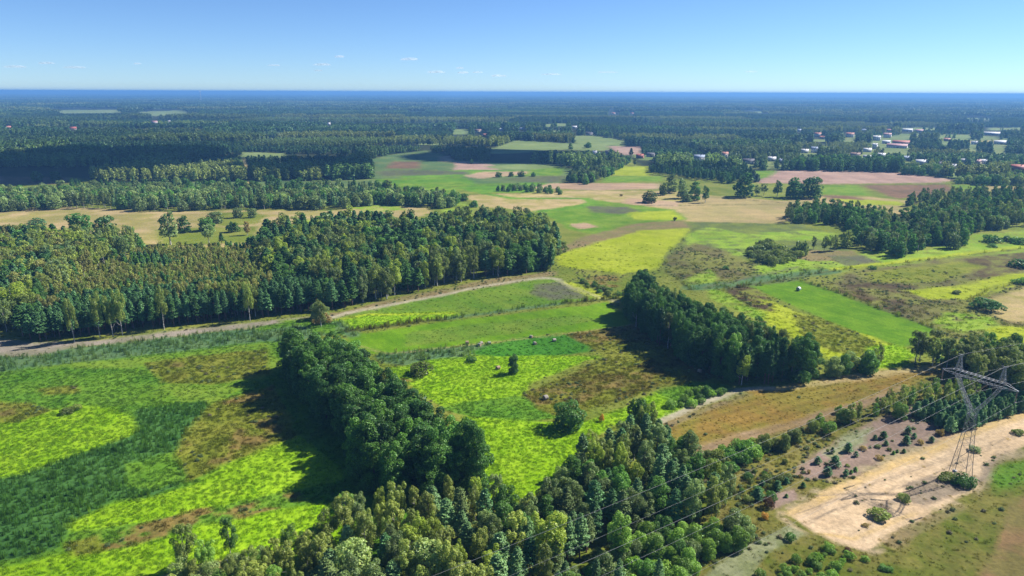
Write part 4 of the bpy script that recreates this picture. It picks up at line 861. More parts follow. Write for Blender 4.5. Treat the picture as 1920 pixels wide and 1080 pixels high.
gravel = [(325,562,56,36,'young_pine','blue-green','largest squat pine at the left end of the gravel'),(372,618,70,44,'young_pine','blue-green','broad pine at the lower left of the gravel'),(405,575,58,52,'young_pine','blue-green','tall pine behind the broad one on the gravel'),
 (465,508,42,46,'young_pine','blue-green','upright pine in the left half of the gravel'),(502,530,52,26,'young_pine','blue-green','flat pine right of the upright one on the gravel'),(590,452,32,24,'young_pine','deep green','small pine left of a bigger one on the upper gravel'),(628,448,42,38,'young_pine','deep green','bushy dark pine at the upper middle of the gravel'),
 (640,478,28,24,'young_pine','blue-green','small pine below the bushy dark one'),(537,500,30,22,'shrub','dry brown','brownish shrub in the middle of the gravel'),(567,490,14,10,'shrub','dark olive','tiny shrub beside the brownish one on the gravel'),(602,488,30,14,'shrub','dark olive','low flat shrub in the middle of the gravel'),
 (655,503,20,16,'shrub','dark olive','small shrub between middle and right of the gravel'),(610,543,32,20,'shrub','dry brown','brown shrub near the lower edge of the gravel'),(675,520,26,18,'young_pine','mid green','small green pine near the lower edge of the gravel'),(692,512,22,16,'young_pine','mid green','small pine touching its green neighbour on the gravel'),
 (722,513,26,20,'young_pine','deep green','small dark pine at the right of the lower row on the gravel'),(733,472,40,42,'young_pine','blue-green','upright pine at the left tip of the plantation'),(770,445,30,26,'young_pine','blue-green','small pine just right of the upright one by the plantation'),(740,425,50,36,'young_pine','blue-green','broad pine at the left corner of the plantation'),
 (800,474,26,26,'shrub','dry brown','brown shrub below the plantation corner'),(850,463,52,28,'young_pine','blue-green','wide low pine between plantation and sand'),(890,432,30,34,'shrub','dry brown','dry brown shrub in front of the plantation'),
 (455,618,36,28,'young_pine','blue-green','small pine on the lower edge of the gravel by the sand'),(480,608,22,18,'young_pine','mid green','tiny green pine right of the small one by the sand'),(500,598,26,22,'young_pine','mid green','light green little pine by the sand edge'),(463,575,20,12,'shrub','olive','tiny olive shrub in the left gravel'),
 (140,682,56,44,'young_pine','blue-green','broad pine in the grass left of the gravel'),(182,655,34,30,'young_pine','blue-green','small pine right of the broad one in the grass'),(258,672,32,26,'young_pine','deep green','dark little pine between grass and gravel'),(50,725,76,56,'young_pine','blue-green','large blue-green pine by the dark red bush'),
 (100,762,50,52,'shrub','dark red','dark red bush at the left end of the sand'),(72,665,34,28,'young_pine','blue-green','small pine above the large blue-green one'),(105,642,34,24,'young_pine','blue-green','little pine furthest up in the left grass'),(182,718,26,18,'young_pine','mid green','tiny pine near the corner of the sand'),
 (198,915,44,36,'shrub','mid green','single dark shrub in the sage grass below the sand'),(84,815,34,30,'shrub','orange','small orange shrub beside the foreground wood'),(35,608,18,22,'shrub','dark olive','tiny upright shrub in the grass left of the gravel'),(175,562,24,26,'shrub','dark olive','small upright shrub below the ochre field'),
 (372,512,14,20,'shrub','dark olive','tiny upright shrub left of the upright pine'),(393,515,22,30,'young_pine','deep green','slim dark pine left of the upright one'),(245,625,16,16,'shrub','dry brown','tiny brown shrub at the left tip of the gravel'),(285,608,14,20,'shrub','dry brown','thin brown shrub below the largest squat pine'),
 (610,812,84,44,'shrub','olive','flat olive bush on the lower sand'),(722,730,56,30,'shrub','olive','small olive bush in the middle of the sand'),(545,850,40,14,'shrub','dry brown','flat dry tuft at the lower end of the sand'),(925,640,70,36,'shrub','olive','olive bush at the left foot of the pylon'),
 (1000,660,80,52,'shrub','dark green','dark bush at the right foot of the pylon'),(965,655,50,34,'shrub','mid green','low bush between the pylon legs'),(1050,505,70,24,'shrub','grey-green','low grey-green bush on the sand behind the pylon'),(1247,425,70,24,'shrub','olive','low bush on the sand at the right edge'),
 (545,1008,34,22,'shrub','bright green','bright bush at the edge of the lower swale'),(465,965,30,18,'shrub','dark red','tiny reddish shrub at the bottom corner of the sand'),(630,1048,44,20,'shrub','mid green','left of two low bushes in the swale'),(656,1056,30,22,'shrub','mid green','right of two low bushes in the swale')]
for zx, zy, w_, h_, k_, t_, lb in gravel:
    x_, y_ = 1400 + zx / 2.4538, 640 + zy / 2.4538
    one(k_, x_, y_, y_ - h_ / 2.4538 * .95, w_ / 2.4538, t_, lb, 'bush')
for x_, yb, yt, w_, k_, t_, lb in [
 (1102,277,266,16,'round_tree','dark green','round tree in the far pale clearing'),(1070,280,268,22,'alder_tree','dark green','dark clump tree in the far clearing'),(1183,295,277,11,'pine_tree','deep green','dark conical spruce by the far pink field'),
 (1190,311,296,14,'birch_tree','dark olive','olive tree near the brick red farmhouse'),(884,307,298,8,'round_tree','dark green','tiny round tree at the pink strip field'),(1248,300,285,12,'round_tree','grey-green','grey tree right of the dark roofed farmhouse'),
 (870,376,362,24,'round_tree','mid green','bush at the left end of the large tan field'),(775,362,350,12,'round_tree','grey-green','small tree in the pale green field'),(727,362,336,28,'alder_tree','dark olive','dark olive tree at the corner of the pale green field'),
 (1000,331,322,10,'round_tree','dark green','right tree of the strip of trees on the tan strip'),(978,331,320,16,'round_tree','dark green','middle tree of the strip of trees on the tan strip'),(958,331,322,12,'round_tree','dark green','right hand tree of the left pair on the tan strip'),(935,332,322,20,'round_tree','dark green','left tree of the strip of trees on the tan strip'),
 (1165,368,363,6,'shrub','dry brown','tiny dark bush in the tan field'),(1265,414,406,7,'shrub','dark olive','tiny bush at the corner of the green field'),(820,366,350,10,'birch_tree','grey-green','slim tree at the edge of the far green field'),
 (888,388,375,20,'round_tree','mid green','round bush behind the mixed wood'),(70,340,320,18,'round_tree','deep green','dark tree in the shaded field at far left'),(105,338,320,18,'round_tree','deep green','right one of two dark trees in the shaded field'),
 (508,350,326,22,'round_tree','deep green','dark tree before the shaded forest near the lane')]:
    one(k_, x_, yb, yt, w_, t_, lb)

# split: nearest 300 of each kind are things of their own, the rest is uncounted woodland
arr = np.array([(t[1], t[2]) for t in TREES]); hh = np.array([t[3] for t in TREES])
uu, vv_, ww = proj(np.stack([arr[:, 0], arr[:, 1], hh * .7], 1))
vis = (uu > -20) & (uu < 1940) & (vv_ < 1100) & (vv_ > 100)
size = hh / np.hypot(arr[:, 0], arr[:, 1])
CAT = {'alder_tree': 'tree', 'birch_tree': 'tree', 'pine_tree': 'tree', 'young_pine': 'tree', 'round_tree': 'tree', 'shrub': 'bush'}
WORD = {'alder_tree': 'leafy tree', 'birch_tree': 'birch', 'pine_tree': 'pine', 'young_pine': 'young pine', 'round_tree': 'bushy tree', 'shrub': 'bush'}
indiv = np.zeros(len(TREES), bool)
for k in KS:
    ids = [i for i, t in enumerate(TREES) if t[0] == k and vis[i]]
    ex = [i for i in ids if TREES[i][8]]; ot = sorted([i for i in ids if not TREES[i][8]], key=lambda i: -size[i])
    for i in ex + ot[:max(0, 300 - len(ex))]: indiv[i] = True
def make_tree(i):
    k, x, y, h, wf, tn, lb, grp, ex = TREES[i]
    s = h / NOM[k]; v = (i * 7 + int(abs(x) * 3)) % NV
    d = math.hypot(x, y)
    root = bpy.data.objects.new(k, None); COL.objects.link(root)
    root.empty_display_size = .5
    root.location = (x, y, 0); root.rotation_euler = (0, 0, (i * 2.399) % 6.28); root.scale = (s * wf, s * wf, s)
    if k == 'birch_tree' and ex and 'stemmed' in (lb or ''): v = 3
    tr = bpy.data.objects.new('stems' if k == 'shrub' else 'trunk', TR[k][v]); COL.objects.link(tr); tr.parent = root
    cr = bpy.data.objects.new('crown', CR[k][v] if d < 420 else CRM[k][v]); COL.objects.link(cr); cr.parent = root
    rj = .85 + .3 * ((i * 0.61803) % 1)
    cr['tint'] = [float(c * rj * q) for c, q in zip(TINT[tn], LEAFK)]
    if ex: tag(root, lb, 'bush' if k == 'shrub' else 'tree', grp)
    else:
        desc, band, side, rank, n_ = LAB[i]
        o_ = '' if n_ == 1 else (ORD[rank] + (' from the left,' if side else ' from the right,'))
        lab = '%s %s %s from %s, %s part, %s' % (ORD[rank], tn, WORD[k], 'left' if side else 'right', band, desc) if o_ else '%s %s, %s part of the %s' % (tn, WORD[k], band, desc)
        tag(root, lab.replace('  ', ' '), CAT[k], '%s in the %s' % ({'bush': 'bushes', 'birch': 'birches'}.get(WORD[k], WORD[k] + 's'), desc))
ORD = 'first second third fourth fifth sixth seventh eighth ninth tenth eleventh twelfth thirteenth fourteenth fifteenth sixteenth seventeenth eighteenth nineteenth twentieth'.split() + ['twenty-' + q for q in 'first second third fourth fifth sixth seventh eighth ninth'.split()] + ['thirtieth'] + ['thirty-' + q for q in 'first second third fourth fifth sixth seventh eighth ninth'.split()]
LAB = {}
bk = {}
for i in np.nonzero(indiv)[0]:
    t = TREES[i]
    if t[8]: continue
    desc, f, sx = t[7]
    bk.setdefault((desc, t[0], t[5], ('front', 'near', 'middle', 'far', 'rear')[min(4, int(f * 5))]), []).append(int(i))
for (desc, k, tn, band), ids in bk.items():
    ids.sort(key=lambda i: uu[i]); n_ = len(ids)
    for r_, i in enumerate(ids):
        left = r_ < (n_ + 1) // 2
        LAB[i] = (desc, band, left, r_ if left else n_ - 1 - r_, n_)
for i in np.nonzero(indiv)[0]: make_tree(int(i))
rest = np.nonzero(~indiv)[0]
if len(rest):
    nr = len(rest); rg = np.random.default_rng(3)
    XYZ = np.array([(TREES[i][1], TREES[i][2], 0) for i in rest]); sc_ = np.array([(TREES[i][3] / NOM[TREES[i][0]] * TREES[i][4],) * 2 + (TREES[i][3] / NOM[TREES[i][0]],) for i in rest])
    ix = np.array([KS.index(TREES[i][0]) * NV + rg.integers(NV) for i in rest]); tt = np.array([TINT[TREES[i][5]] for i in rest]) * LEAFK
    o = gn_scatter('woodland', XYZ, sc_, rg.uniform(0, 6.28, nr), ix, tt, PC_MID)
    tag(o, 'dense mixed birch and pine woodland filling the stands behind the meadows', 'woodland', kind='stuff')
print('trees', len(TREES), 'individual', int(indiv.sum()), 'rest', len(rest))

# village buildings: pixel, width, roof, walls, label, storeys, kind
Z3 = lambda x, y: (1280 + x / 3, 140 + y / 3); Z2 = lambda x, y: (640 + x / 3, 140 + y / 3)
HS = [(Z3(92, 490), 26, 'blue', 'white', 'large white house with a blue-grey roof at the left end of the village', 2, 'house'), (Z3(235, 470), 15, 'red', 'white', 'house with a red gable roof right of the large blue-grey one', 2, 'house'),
 (Z3(370, 500), 26, 'dark', 'white', 'low long white building with a dark roof behind the triangular plantation', 1, 'house'), (Z3(425, 515), 9, 'grey', 'white', 'small white cottage at the tip of the triangular plantation', 1, 'house'),
 (Z3(500, 486), 18, 'pale', 'white', 'white house with a pale metal roof left of the tree belt', 1, 'house'), (Z3(550, 498), 9, 'blue', 'white', 'little blue roofed hut right of the pale roofed house', 1, 'house'),
 (Z3(685, 440), 16, 'pale', 'white', 'pale roofed house behind the left end of the tree belt', 1, 'house'), (Z3(742, 438), 16, 'blue', 'white', 'blue roofed house right of the pale one behind the tree belt', 2, 'house'),
 (Z3(758, 350), 14, 'red', 'white', 'far red roofed house on the left of the far street', 2, 'house'), (Z3(785, 362), 12, 'red', 'cream', 'small red roofed house just below the far red one', 1, 'house'), (Z3(940, 352), 24, 'red', 'white', 'wide far house with a bright red roof in the middle of the village', 2, 'house'),
 (Z3(1037, 434), 17, 'pale', 'white', 'pale grey roofed house above the tree belt', 1, 'house'), (Z3(1090, 370), 16, 'pale', 'white', 'bright white roofed house left of the long barns', 2, 'house'), (Z3(1080, 416), 6, 'pale', 'white', 'tiny white gable between pale roof and barns', 2, 'house'),
 (Z3(1150, 354), 16, 'mauve', 'white', 'mauve roofed house above the long barns', 2, 'house'), (Z3(1160, 320), 10, 'red', 'white', 'small far red roof above the mauve one', 1, 'house'), (Z3(1020, 320), 10, 'blue', 'white', 'small far pale blue roof in the trees', 1, 'house'),
 (Z3(1265, 320), 20, 'pale', 'white', 'long far pale roofed building at the upper right of the village', 1, 'barn'), (Z3(1330, 324), 15, 'mauve', 'greyw', 'far mauve roofed building right of the long pale one', 1, 'barn'),
 (Z3(1228, 392), 36, 'brick', 'white', 'upper long farm barn with a red-brown roof', 1, 'barn'), (Z3(1205, 412), 42, 'mauve', 'white', 'lower long farm barn in the yard below', 1, 'barn'), (Z3(1145, 388), 16, 'pale', 'white', 'short pale barn at the left of the farm yard', 1, 'barn'),
 (Z3(970, 462), 20, 'brown', 'cream', 'brown roofed house peeking over the tree belt', 1, 'house'), (Z3(1117, 464), 15, 'pale', 'white', 'white roofed house right of the brown one over the tree belt', 1, 'house'), (Z3(1035, 476), 16, 'grey', 'greyw', 'grey roofed shed between the brown and the white roof', 1, 'house'),
 (Z3(1255, 482), 20, 'blue', 'greyw', 'blue-grey roofed house right of the tree belt', 1, 'house'), (Z3(1345, 507), 26, 'pale', 'white', 'whitish long house right of the tree belt', 1, 'house'), (Z3(1520, 530), 15, 'grey', 'cream', 'grey roofed cream house above the garden trees', 1, 'house'),
 (Z3(1583, 498), 16, 'grey', 'white', 'grey roofed white house left of the pink roofed one', 1, 'house'), (Z3(1655, 503), 14, 'mauve', 'cream', 'pink roofed house between grey and white roofs', 1, 'house'), (Z3(1696, 502), 18, 'pale', 'white', 'white roofed house at the right of the village', 1, 'house'),
 (Z3(1885, 552), 30, 'brick', 'brickw', 'large house with a red-brown roof at the right edge', 2, 'house'), (Z3(1738, 340), 30, 'pale', 'greyw', 'long pale hall far on the right', 1, 'barn'), (Z3(1790, 392), 26, 'pale', 'cream', 'pale long building right of the far meadow', 1, 'barn'), (Z3(1485, 374), 12, 'red', 'brickw', 'small red house beside the dark wood on the right', 1, 'house'),
 (Z3(655, 320), 8, 'blue', 'white', 'tiny far house in the trees on the village left', 1, 'house'), (Z3(1640, 392), 12, 'grey', 'white', 'small white house by the far meadow', 1, 'house'), (Z3(1440, 515), 10, 'dark', 'white', 'small dark roofed house among the garden trees', 1, 'house'),
 (Z2(770, 330), 15, 'brown', 'cream', 'yellow house with two floors by the far clearing', 2, 'house'), (Z2(808, 348), 11, 'red', 'brickw', 'small brick red house below the yellow one', 1, 'house'), (Z2(1015, 312), 13, 'blue', 'white', 'blue-grey roof right of the yellow house', 1, 'house'), (Z2(1312, 302), 13, 'pale', 'white', 'white house far behind the round copse', 1, 'house'),
 (Z2(1395, 342), 17, 'dark', 'greyw', 'dark roofed long house at the edge of the pale clearing', 1, 'house'), (Z2(1680, 470), 18, 'brick', 'brickw', 'brick red farmhouse below the pink field', 1, 'house'), (Z2(1740, 462), 20, 'dark', 'greyw', 'dark roofed barn right of the brick red farmhouse', 1, 'barn'), (Z2(900, 316), 8, 'pale', 'white', 'tiny pale roof left of the blue-grey one', 1, 'house'),
 (Z2(1530, 222), 20, 'red', 'white', 'far reddish house group near the horizon woods', 1, 'house'), (Z2(1635, 222), 8, 'red', 'white', 'small far red house right of the reddish group', 1, 'house'), (Z2(1422, 450), 7, 'pale', 'white', 'small white house behind the tapering copse', 1, 'house'), (Z2(1500, 448), 9, 'dark', 'greyw', 'dark shed right of the small white house', 1, 'house'),
 ((15, 241), 11, 'red', 'cream', 'red roofed house in the forest at the left edge', 1, 'house'), ((317, 230), 5, 'pale', 'white', 'tiny white house between two forest clearings', 1, 'house'), ((617, 234), 6, 'pale', 'white', 'tiny white house in the middle of the left forest', 1, 'house'), ((137, 243), 13, 'brick', 'cream', 'long brick coloured roof in the left forest', 1, 'house'), ((290, 231), 12, 'mauve', 'white', 'mauve roof in the forest below the pale clearing', 1, 'house')]

# ------------------------------------------------------------------ far forest
rg = np.random.default_rng(21)
def ring(r0_, r1_, sp):
    n = int(math.radians(104) * .5 * (r1_ ** 2 - r0_ ** 2) / (sp * sp))
    rr = np.sqrt(rg.uniform(r0_ ** 2, r1_ ** 2, n)); t = np.radians(rg.uniform(-52, 52, n))
    return rr * np.sin(t), rr * np.cos(t)
def stand_type(X, Y):
    wx = X + (fbm(X / 300, Y / 300, 5, 2) - .5) * 160; wy = Y + (fbm(X / 300, Y / 300, 6, 2) - .5) * 120
    sc = np.where(Y < 1800, 1.0, np.where(Y < 4500, 1.8, 4.0))
    ax = wx / (230 * sc); bx = wy / (100 * sc); a_ = np.floor(ax); b_ = np.floor(bx)
    edge = ((bx - b_) < .13) & (hash2(a_, b_, 75) < .6) | ((ax - a_) < .03)
    return hash2(a_, b_, 71), np.where(edge, 0.0, hash2(a_, b_, 72))
FT = np.array([2.2, 2.25, 1.4]) * np.array([(.030,.062,.032), (.024,.050,.028), (.036,.07,.030), (.048,.082,.034), (.090,.108,.040), (.066,.096,.038)])
def in_clearing(X, Y, h=15.):
    m = np.zeros(X.shape, bool)
    for z in (h * .5, h):
        u, v, w = proj(np.stack([X, Y, np.full_like(X, z)], 1))
        for name, pts in POLY[1:]:
            if name != 'olive' and min(q[1] for q in pts) < 300 and max(q[1] for q in pts) < 330 and name != 'grass': m |= inpoly(u, v, pts)
        for (hx, hy), w_, *_ in HS:
            m |= (np.abs(u - hx) < w_ * .5 + 1.5) & (v > hy - w_ * .45 - 4) & (v < hy + 1) & (np.hypot(X, Y) < 4000)
    return m
def far_trees(name, r0_, r1_, sp, hs, coll, label):
    X, Y = ring(r0_, r1_, sp)
    c = classify(X, Y); m = (c == CK.index('forest'))
    vg = c == CK.index('grass'); m |= vg & (fbm(X / 35, Y / 35, 8, 2) > .34)
    m &= ~in_clearing(X, Y)
    X, Y = X[m], Y[m]; s1, s2 = stand_type(X, Y)
    gap = (s2 < .06)                           # small clear-fells
    X, Y, s1, s2 = X[~gap], Y[~gap], s1[~gap], s2[~gap]
    n = len(X); ti = FT[(s1 * 5.999).astype(int)] * rg.uniform(.88, 1.12, (n, 1)) * (.7 + .6 * ((s1 * 37) % 1))[:, None]
    light = s1 > .66
    h = (hs * (.45 + .65 * s2)) * rg.uniform(.85, 1.15, n)
    kk = np.where(light, KS.index('birch_tree'), np.where(rg.uniform(0, 1, n) < .6, KS.index('pine_tree'), KS.index('alder_tree')))
    kk = np.where(rg.uniform(0, 1, n) < .12, KS.index('alder_tree'), kk)
    nom = np.array([NOM[k] for k in KS])[kk]; s = h / nom
    o = gn_scatter(name, np.stack([X, Y, X * 0], 1), np.stack([s * 1.25, s * 1.25, s], 1), rg.uniform(0, 6.28, n), kk * NV + rg.integers(0, NV, n), ti, coll)
    tag(o, label, 'forest', kind='stuff'); print(name, n)
far_trees('forest', 640, 1500, 6.0, 16, PC_LOW, 'dark pine and birch forest in bands beyond the tan meadow')
far_trees('forest', 1500, 3200, 8.5, 17, PC_LOW, 'bluish forest stands around the distant village')
# patches of many small crowns for the really far forest
def patch(seed, sz, n):
    rg2 = np.random.default_rng(seed); parts = []
    for i in range(n):
        x, y = rg2.uniform(-sz / 2, sz / 2, 2); h = rg2.uniform(13, 19); k = 9
        d = sph(k, rg2); d[:, 2] = np.abs(d[:, 2]); C = np.array([x, y, h * .62]) + d * np.array([3.2, 3.2, h * .38])
        parts.append(leaves(C, d + np.array([0, 0, .3]), 5.0, rg2, .9, .35))
    return leaf_mesh('forest_patch', parts, NM, rg2, .25)
PC_PATCH = proto_col('forest_patch', [patch(s, 66, 130) for s in range(4)])
def far_patches(name, r0_, r1_, sp, sc_, label):
    X, Y = ring(r0_, r1_, sp); c = classify(X, Y); m = (c == CK.index('forest')) & ~in_clearing(X, Y); X, Y = X[m], Y[m]; s1, s2 = stand_type(X, Y)
    k = s2 > .05; X, Y, s1 = X[k], Y[k], s1[k]; n = len(X)
    ti = FT[(s1 * 5.999).astype(int)] * rg.uniform(.85, 1.2, (n, 1)) * .7
    z = np.full(n, 0.0)
    o = gn_scatter(name, np.stack([X, Y, z], 1), np.stack([np.full(n, sc_), np.full(n, sc_), rg.uniform(.8, 1.15, n)], 1), rg.integers(0, 4, n) * 1.5708, rg.integers(0, 4, n), ti, PC_PATCH)
    tag(o, label, 'forest', kind='stuff'); print(name, n)
far_patches('forest', 3200, 7500, 62, 1.0, 'blue hazy forest stretching behind the village')
far_patches('forest', 7500, 18000, 170, 2.8, 'forest plain fading to blue along the horizon')

# ------------------------------------------------------------------ grass tufts and reeds (stuff)
def blades(name, n, h, w, spread, lean, rg, nb=1):
    Vs, Fs, k = [], [], 0
    a = rg.uniform(0, 6.28, n); rr = spread * np.sqrt(rg.uniform(0, 1, n)); hh_ = h * rg.uniform(.55, 1.15, n); la = rg.uniform(0, 6.28, n); ll = lean * rg.uniform(.3, 1, n)
    bx, by = rr * np.cos(a), rr * np.sin(a); wa = rg.uniform(0, 6.28, n)
    dx, dy = np.cos(wa) * w / 2, np.sin(wa) * w / 2
    p0 = np.stack([bx - dx, by - dy, bx * 0 - .15], 1); p1 = np.stack([bx + dx, by + dy, bx * 0 - .15], 1)
    tx, ty = bx + np.cos(la) * ll, by + np.sin(la) * ll
    p2 = np.stack([tx + dx * .6, ty + dy * .6, hh_], 1); p3 = np.stack([tx - dx * .6, ty - dy * .6, hh_ * 1.0], 1)
    V = np.stack([p0, p1, p2, p3], 1).reshape(-1, 3)
    return leaf_mesh(name, [(V, np.arange(n * 4).reshape(n, 4))], TM, rg, .25)
rgt = np.random.default_rng(5)
TUFT = proto_col('grass_tuft', [blades('grass_tuft', 22, .45, .15, .75, .4, rgt) for _ in range(3)])
REED = proto_col('reed_tuft', [blades('reed_tuft', 16, 1.7, .13, .55, .35, rgt) for _ in range(3)])
def tufts(kind, name, label, cat, coll, rmax):
    dens = np.array([CL[k][6] if CL[k][5] == kind else 0 for k in CK]); szs = np.array([CL[k][7] for k in CK], float)
    n = int(math.radians(84) * .5 * (rmax ** 2 - 95 ** 2) * dens.max())
    rr = np.sqrt(rg.uniform(95 ** 2, rmax ** 2, n)); t = np.radians(rg.uniform(-42, 42, n)); X, Y = rr * np.sin(t), rr * np.cos(t)
    c = classify(X, Y); thin = np.clip((230 / rr) ** 2, 0.12, 1) * np.clip((430 - rr) / 150, 0.15, 1)
    k = rg.uniform(0, 1, n) * dens.max() < dens[c] * thin; X, Y, c, rr = X[k], Y[k], c[k], rr[k]; n = len(X)
    big = np.clip(rr / 260, 1, 1.5)
    col = colour(X, Y, c) * rg.uniform(.8, 1.25, (n, 1)) * (np.array([1.6, 1.5, .95]) if kind == 'r' else np.array([1.12, 1.12, .9]))
    s = szs[c] * rg.uniform(.6, 1.25, n)
    o = gn_scatter(name, np.stack([X, Y, X * 0], 1), np.stack([s * big, s * big, s * rg.uniform(.7, 1.3, n)], 1), rg.uniform(0, 6.28, n), rg.integers(0, 3, n), col, coll)
    tag(o, label, cat, kind='stuff'); print(name, n)
tufts('g', 'grass', 'tufted tall grass and weeds covering the meadows', 'grass', TUFT, 430)
tufts('r', 'reeds', 'dense dark green reeds in the wet hollow and along the ditches', 'reeds', REED, 520)

# ------------------------------------------------------------------ pylon and wires
STEEL = plain('galvanised_steel', (0.30, 0.31, 0.33), rough=.55, metal=.2, nscale=2, var=.2, spec=.5)
STEELD = plain('weathered_steel', (0.20, 0.20, 0.195), rough=.6, metal=.3, nscale=2, var=.2)
INS = plain('insulator_glass', (0.16, 0.12, 0.10), rough=.25, spec=.6); WIRE = plain('aluminium_wire', (0.26, 0.26, 0.26), rough=.5, metal=.2, var=.1)
BP = g(1799, 895); ARM = math.radians(-55.5)        # crossarm direction
def beam(mb, p, q, w):
    mb.tube([p, q], w / 2, 4)
pyl = bpy.data.objects.new('power_pylon', None); COL.objects.link(pyl); pyl.location = (BP[0], BP[1], 0); pyl.rotation_euler = (0, 0, ARM); pyl.scale = (1, 1, 1.02)
tag(pyl, 'steel lattice pylon with forked head and horizontal crossarm standing on the sand', 'pylon')
def lattice(mb, P0, P1, n, wl, wb, flip=True):
    """P0,P1: 4 corners bottom/top, n panels"""
    P0 = np.array(P0, float); P1 = np.array(P1, float)
    for k in range(4): beam(mb, P0[k], P1[k], wl)
    for i in range(n):
        a0 = P0 + (P1 - P0) * (i / n); a1 = P0 + (P1 - P0) * ((i + 1) / n)
        for k in range(4):
            k2 = (k + 1) % 4
            beam(mb, a0[k], a1[k2], wb); beam(mb, a0[k2], a1[k], wb)
            if i: beam(mb, a0[k], a0[k2], wb)
def sq(w, d, z, cx=0): return [(cx - w, -d, z), (cx + w, -d, z), (cx + w, d, z), (cx - w, d, z)]
mb = MB(); lattice(mb, sq(2.0, 2.0, -.3), sq(1.3, 1.3, 8), 2, .14, .05); lattice(mb, sq(1.3, 1.3, 8), sq(.75, .75, 15.6), 5, .12, .05)
link('lower_body', mb.mesh('lower_body', [STEELD]), pyl)
mb = MB(); lattice(mb, sq(.75, .75, 15.6), sq(.95, .7, 17.6), 2, .11, .05)
link('waist', mb.mesh('waist', [STEEL]), pyl)
for s in (-1, 1):
    mb = MB()
    lattice(mb, [(s * .95 - s * .9, -.7, 17.3), (s * .95, -.7, 17.6), (s * .95, .7, 17.6), (s * .95 - s * .9, .7, 17.3)],
            [(s * 3.0, -.32, 22.3), (s * 3.6, -.32, 22.1), (s * 3.6, .32, 22.1), (s * 3.0, .32, 22.3)], 5, .10, .04)
    lattice(mb, [(s * 3.0, -.32, 22.3), (s * 3.6, -.32, 22.1), (s * 3.6, .32, 22.1), (s * 3.0, .32, 22.3)],
            [(s * 4.2, -.5, 24.9), (s * 5.0, -.5, 24.9), (s * 5.0, .5, 24.9), (s * 4.2, .5, 24.9)], 3, .09, .04)
    link('fork_arm', mb.mesh('fork_arm', [STEEL]), pyl)
    mb = MB(); lattice(mb, sq(.6, .6, 26.1, s * 4.6), sq(.16, .16, 29.8, s * 4.6), 4, .10, .05)
    beam(mb, (s * 4.6 - .6, 0, 29.9), (s * 4.6 + .6, 0, 29.9), .14)
    link('earth_wire_peak', mb.mesh('earth_wire_peak', [STEEL]), pyl)
mb = MB()
xs = np.linspace(-5.6, 5.6, 13)
for x0_, x1_ in zip(xs[:-1], xs[1:]):
    for y_ in (-.65, .65):
        beam(mb, (x0_, y_, 24.9), (x1_, y_, 24.9), .11); beam(mb, (x0_, y_, 26.1), (x1_, y_, 26.1), .11)
        beam(mb, (x0_, y_, 24.9), (x1_, y_, 26.1), .065)
    beam(mb, (x0_, -.65, 26.1), (x0_, .65, 26.1), .065); beam(mb, (x0_, -.65, 24.9), (x1_, .65, 24.9), .055); beam(mb, (x0_, -.65, 26.1), (x1_, .65, 26.1), .065)
for s in (-1, 1):
    for y_ in (-.65, .65):
        beam(mb, (s * 5.6, y_, 26.1), (s * 7.85, 0, 25.3), .10); beam(mb, (s * 5.6, y_, 24.9), (s * 7.85, 0, 25.1), .10)
        for t in (.25, .5, .75):
            xx = 5.6 + 2.7 * t; yy = y_ * (1 - t); beam(mb, (s * xx, yy, 24.9 + .2 * t), (s * xx, yy, 26.1 - .8 * t), .05); beam(mb, (s * xx, yy, 26.1 - .8 * t), (s * xx, -yy, 26.1 - .8 * t), .05)
    mb.box((s * 7.855, 0, 25.15), (.35, .3, .35))
link('crossarm', mb.mesh('crossarm', [STEEL]), pyl)
PH = [(-7.85, 24.95), (0, 24.8), (7.85, 24.95)]
for x_, z_ in PH:
    mb = MB()
    for sy in ((-.0,) if x_ else (-.5, .5)):
        tp = np.array((x_, 0, z_)) if x_ else np.array((sy * 4, 0, z_)); bt = np.array((x_, 0, z_ - 2.4))
        for k in range(14):
            p_ = tp + (bt - tp) * (k + 1) / 15; q_ = tp + (bt - tp) * (k + 1.5) / 15
            mb.tube([p_, q_], [.17, .13], 8)
        mb.tube([tp, bt], .04, 5)
    mb.box((x_, 0, z_ - 2.5), (.25, .7, .12))
    link('insulator_string', mb.mesh('insulator_string', [INS]), pyl)
mb = MB()
for sx, sy in ((-2, -2), (2, -2), (2, 2), (-2, 2)): mb.box((sx, sy, .1), (.8, .8, .5))
link('footing', mb.mesh('footing', [plain('concrete', (.35, .34, .32))]), pyl)
ca, sa = math.cos(ARM), math.sin(ARM)
WD = math.radians(30)
def wl(x, y, z): return np.array([BP[0] + x * ca + y * math.cos(WD), BP[1] + x * sa + y * math.sin(WD), z * 1.02])
WIRES = [(-4.6, 29.95, 'upper left earth wire running off the left pylon peak', .018), (4.6, 29.95, 'upper right earth wire running off the right pylon peak', .018),
         (-7.85, 22.4, 'conductor hanging under the left crossarm tip', .014), (0, 22.2, 'conductor hanging in the middle of the pylon window', .016), (7.85, 22.4, 'conductor hanging under the right crossarm tip', .014)]
for x_, z_, lb, rad in WIRES:
    pts = []
    for t in np.linspace(-330, 330, 133):
        s_ = abs(t); sag = -(9.5 if z_ > 25 else 10.5) * 4 * (s_ / 420) * (1 - s_ / 420)
        p_ = wl(x_, t, z_ + sag); pts.append(p_)
    mb = MB(); mb.tube(pts, rad, 5)
    tag(link('power_line_wire', mb.mesh('power_line_wire', [WIRE])), lb, 'wire', 'wires of the power line')

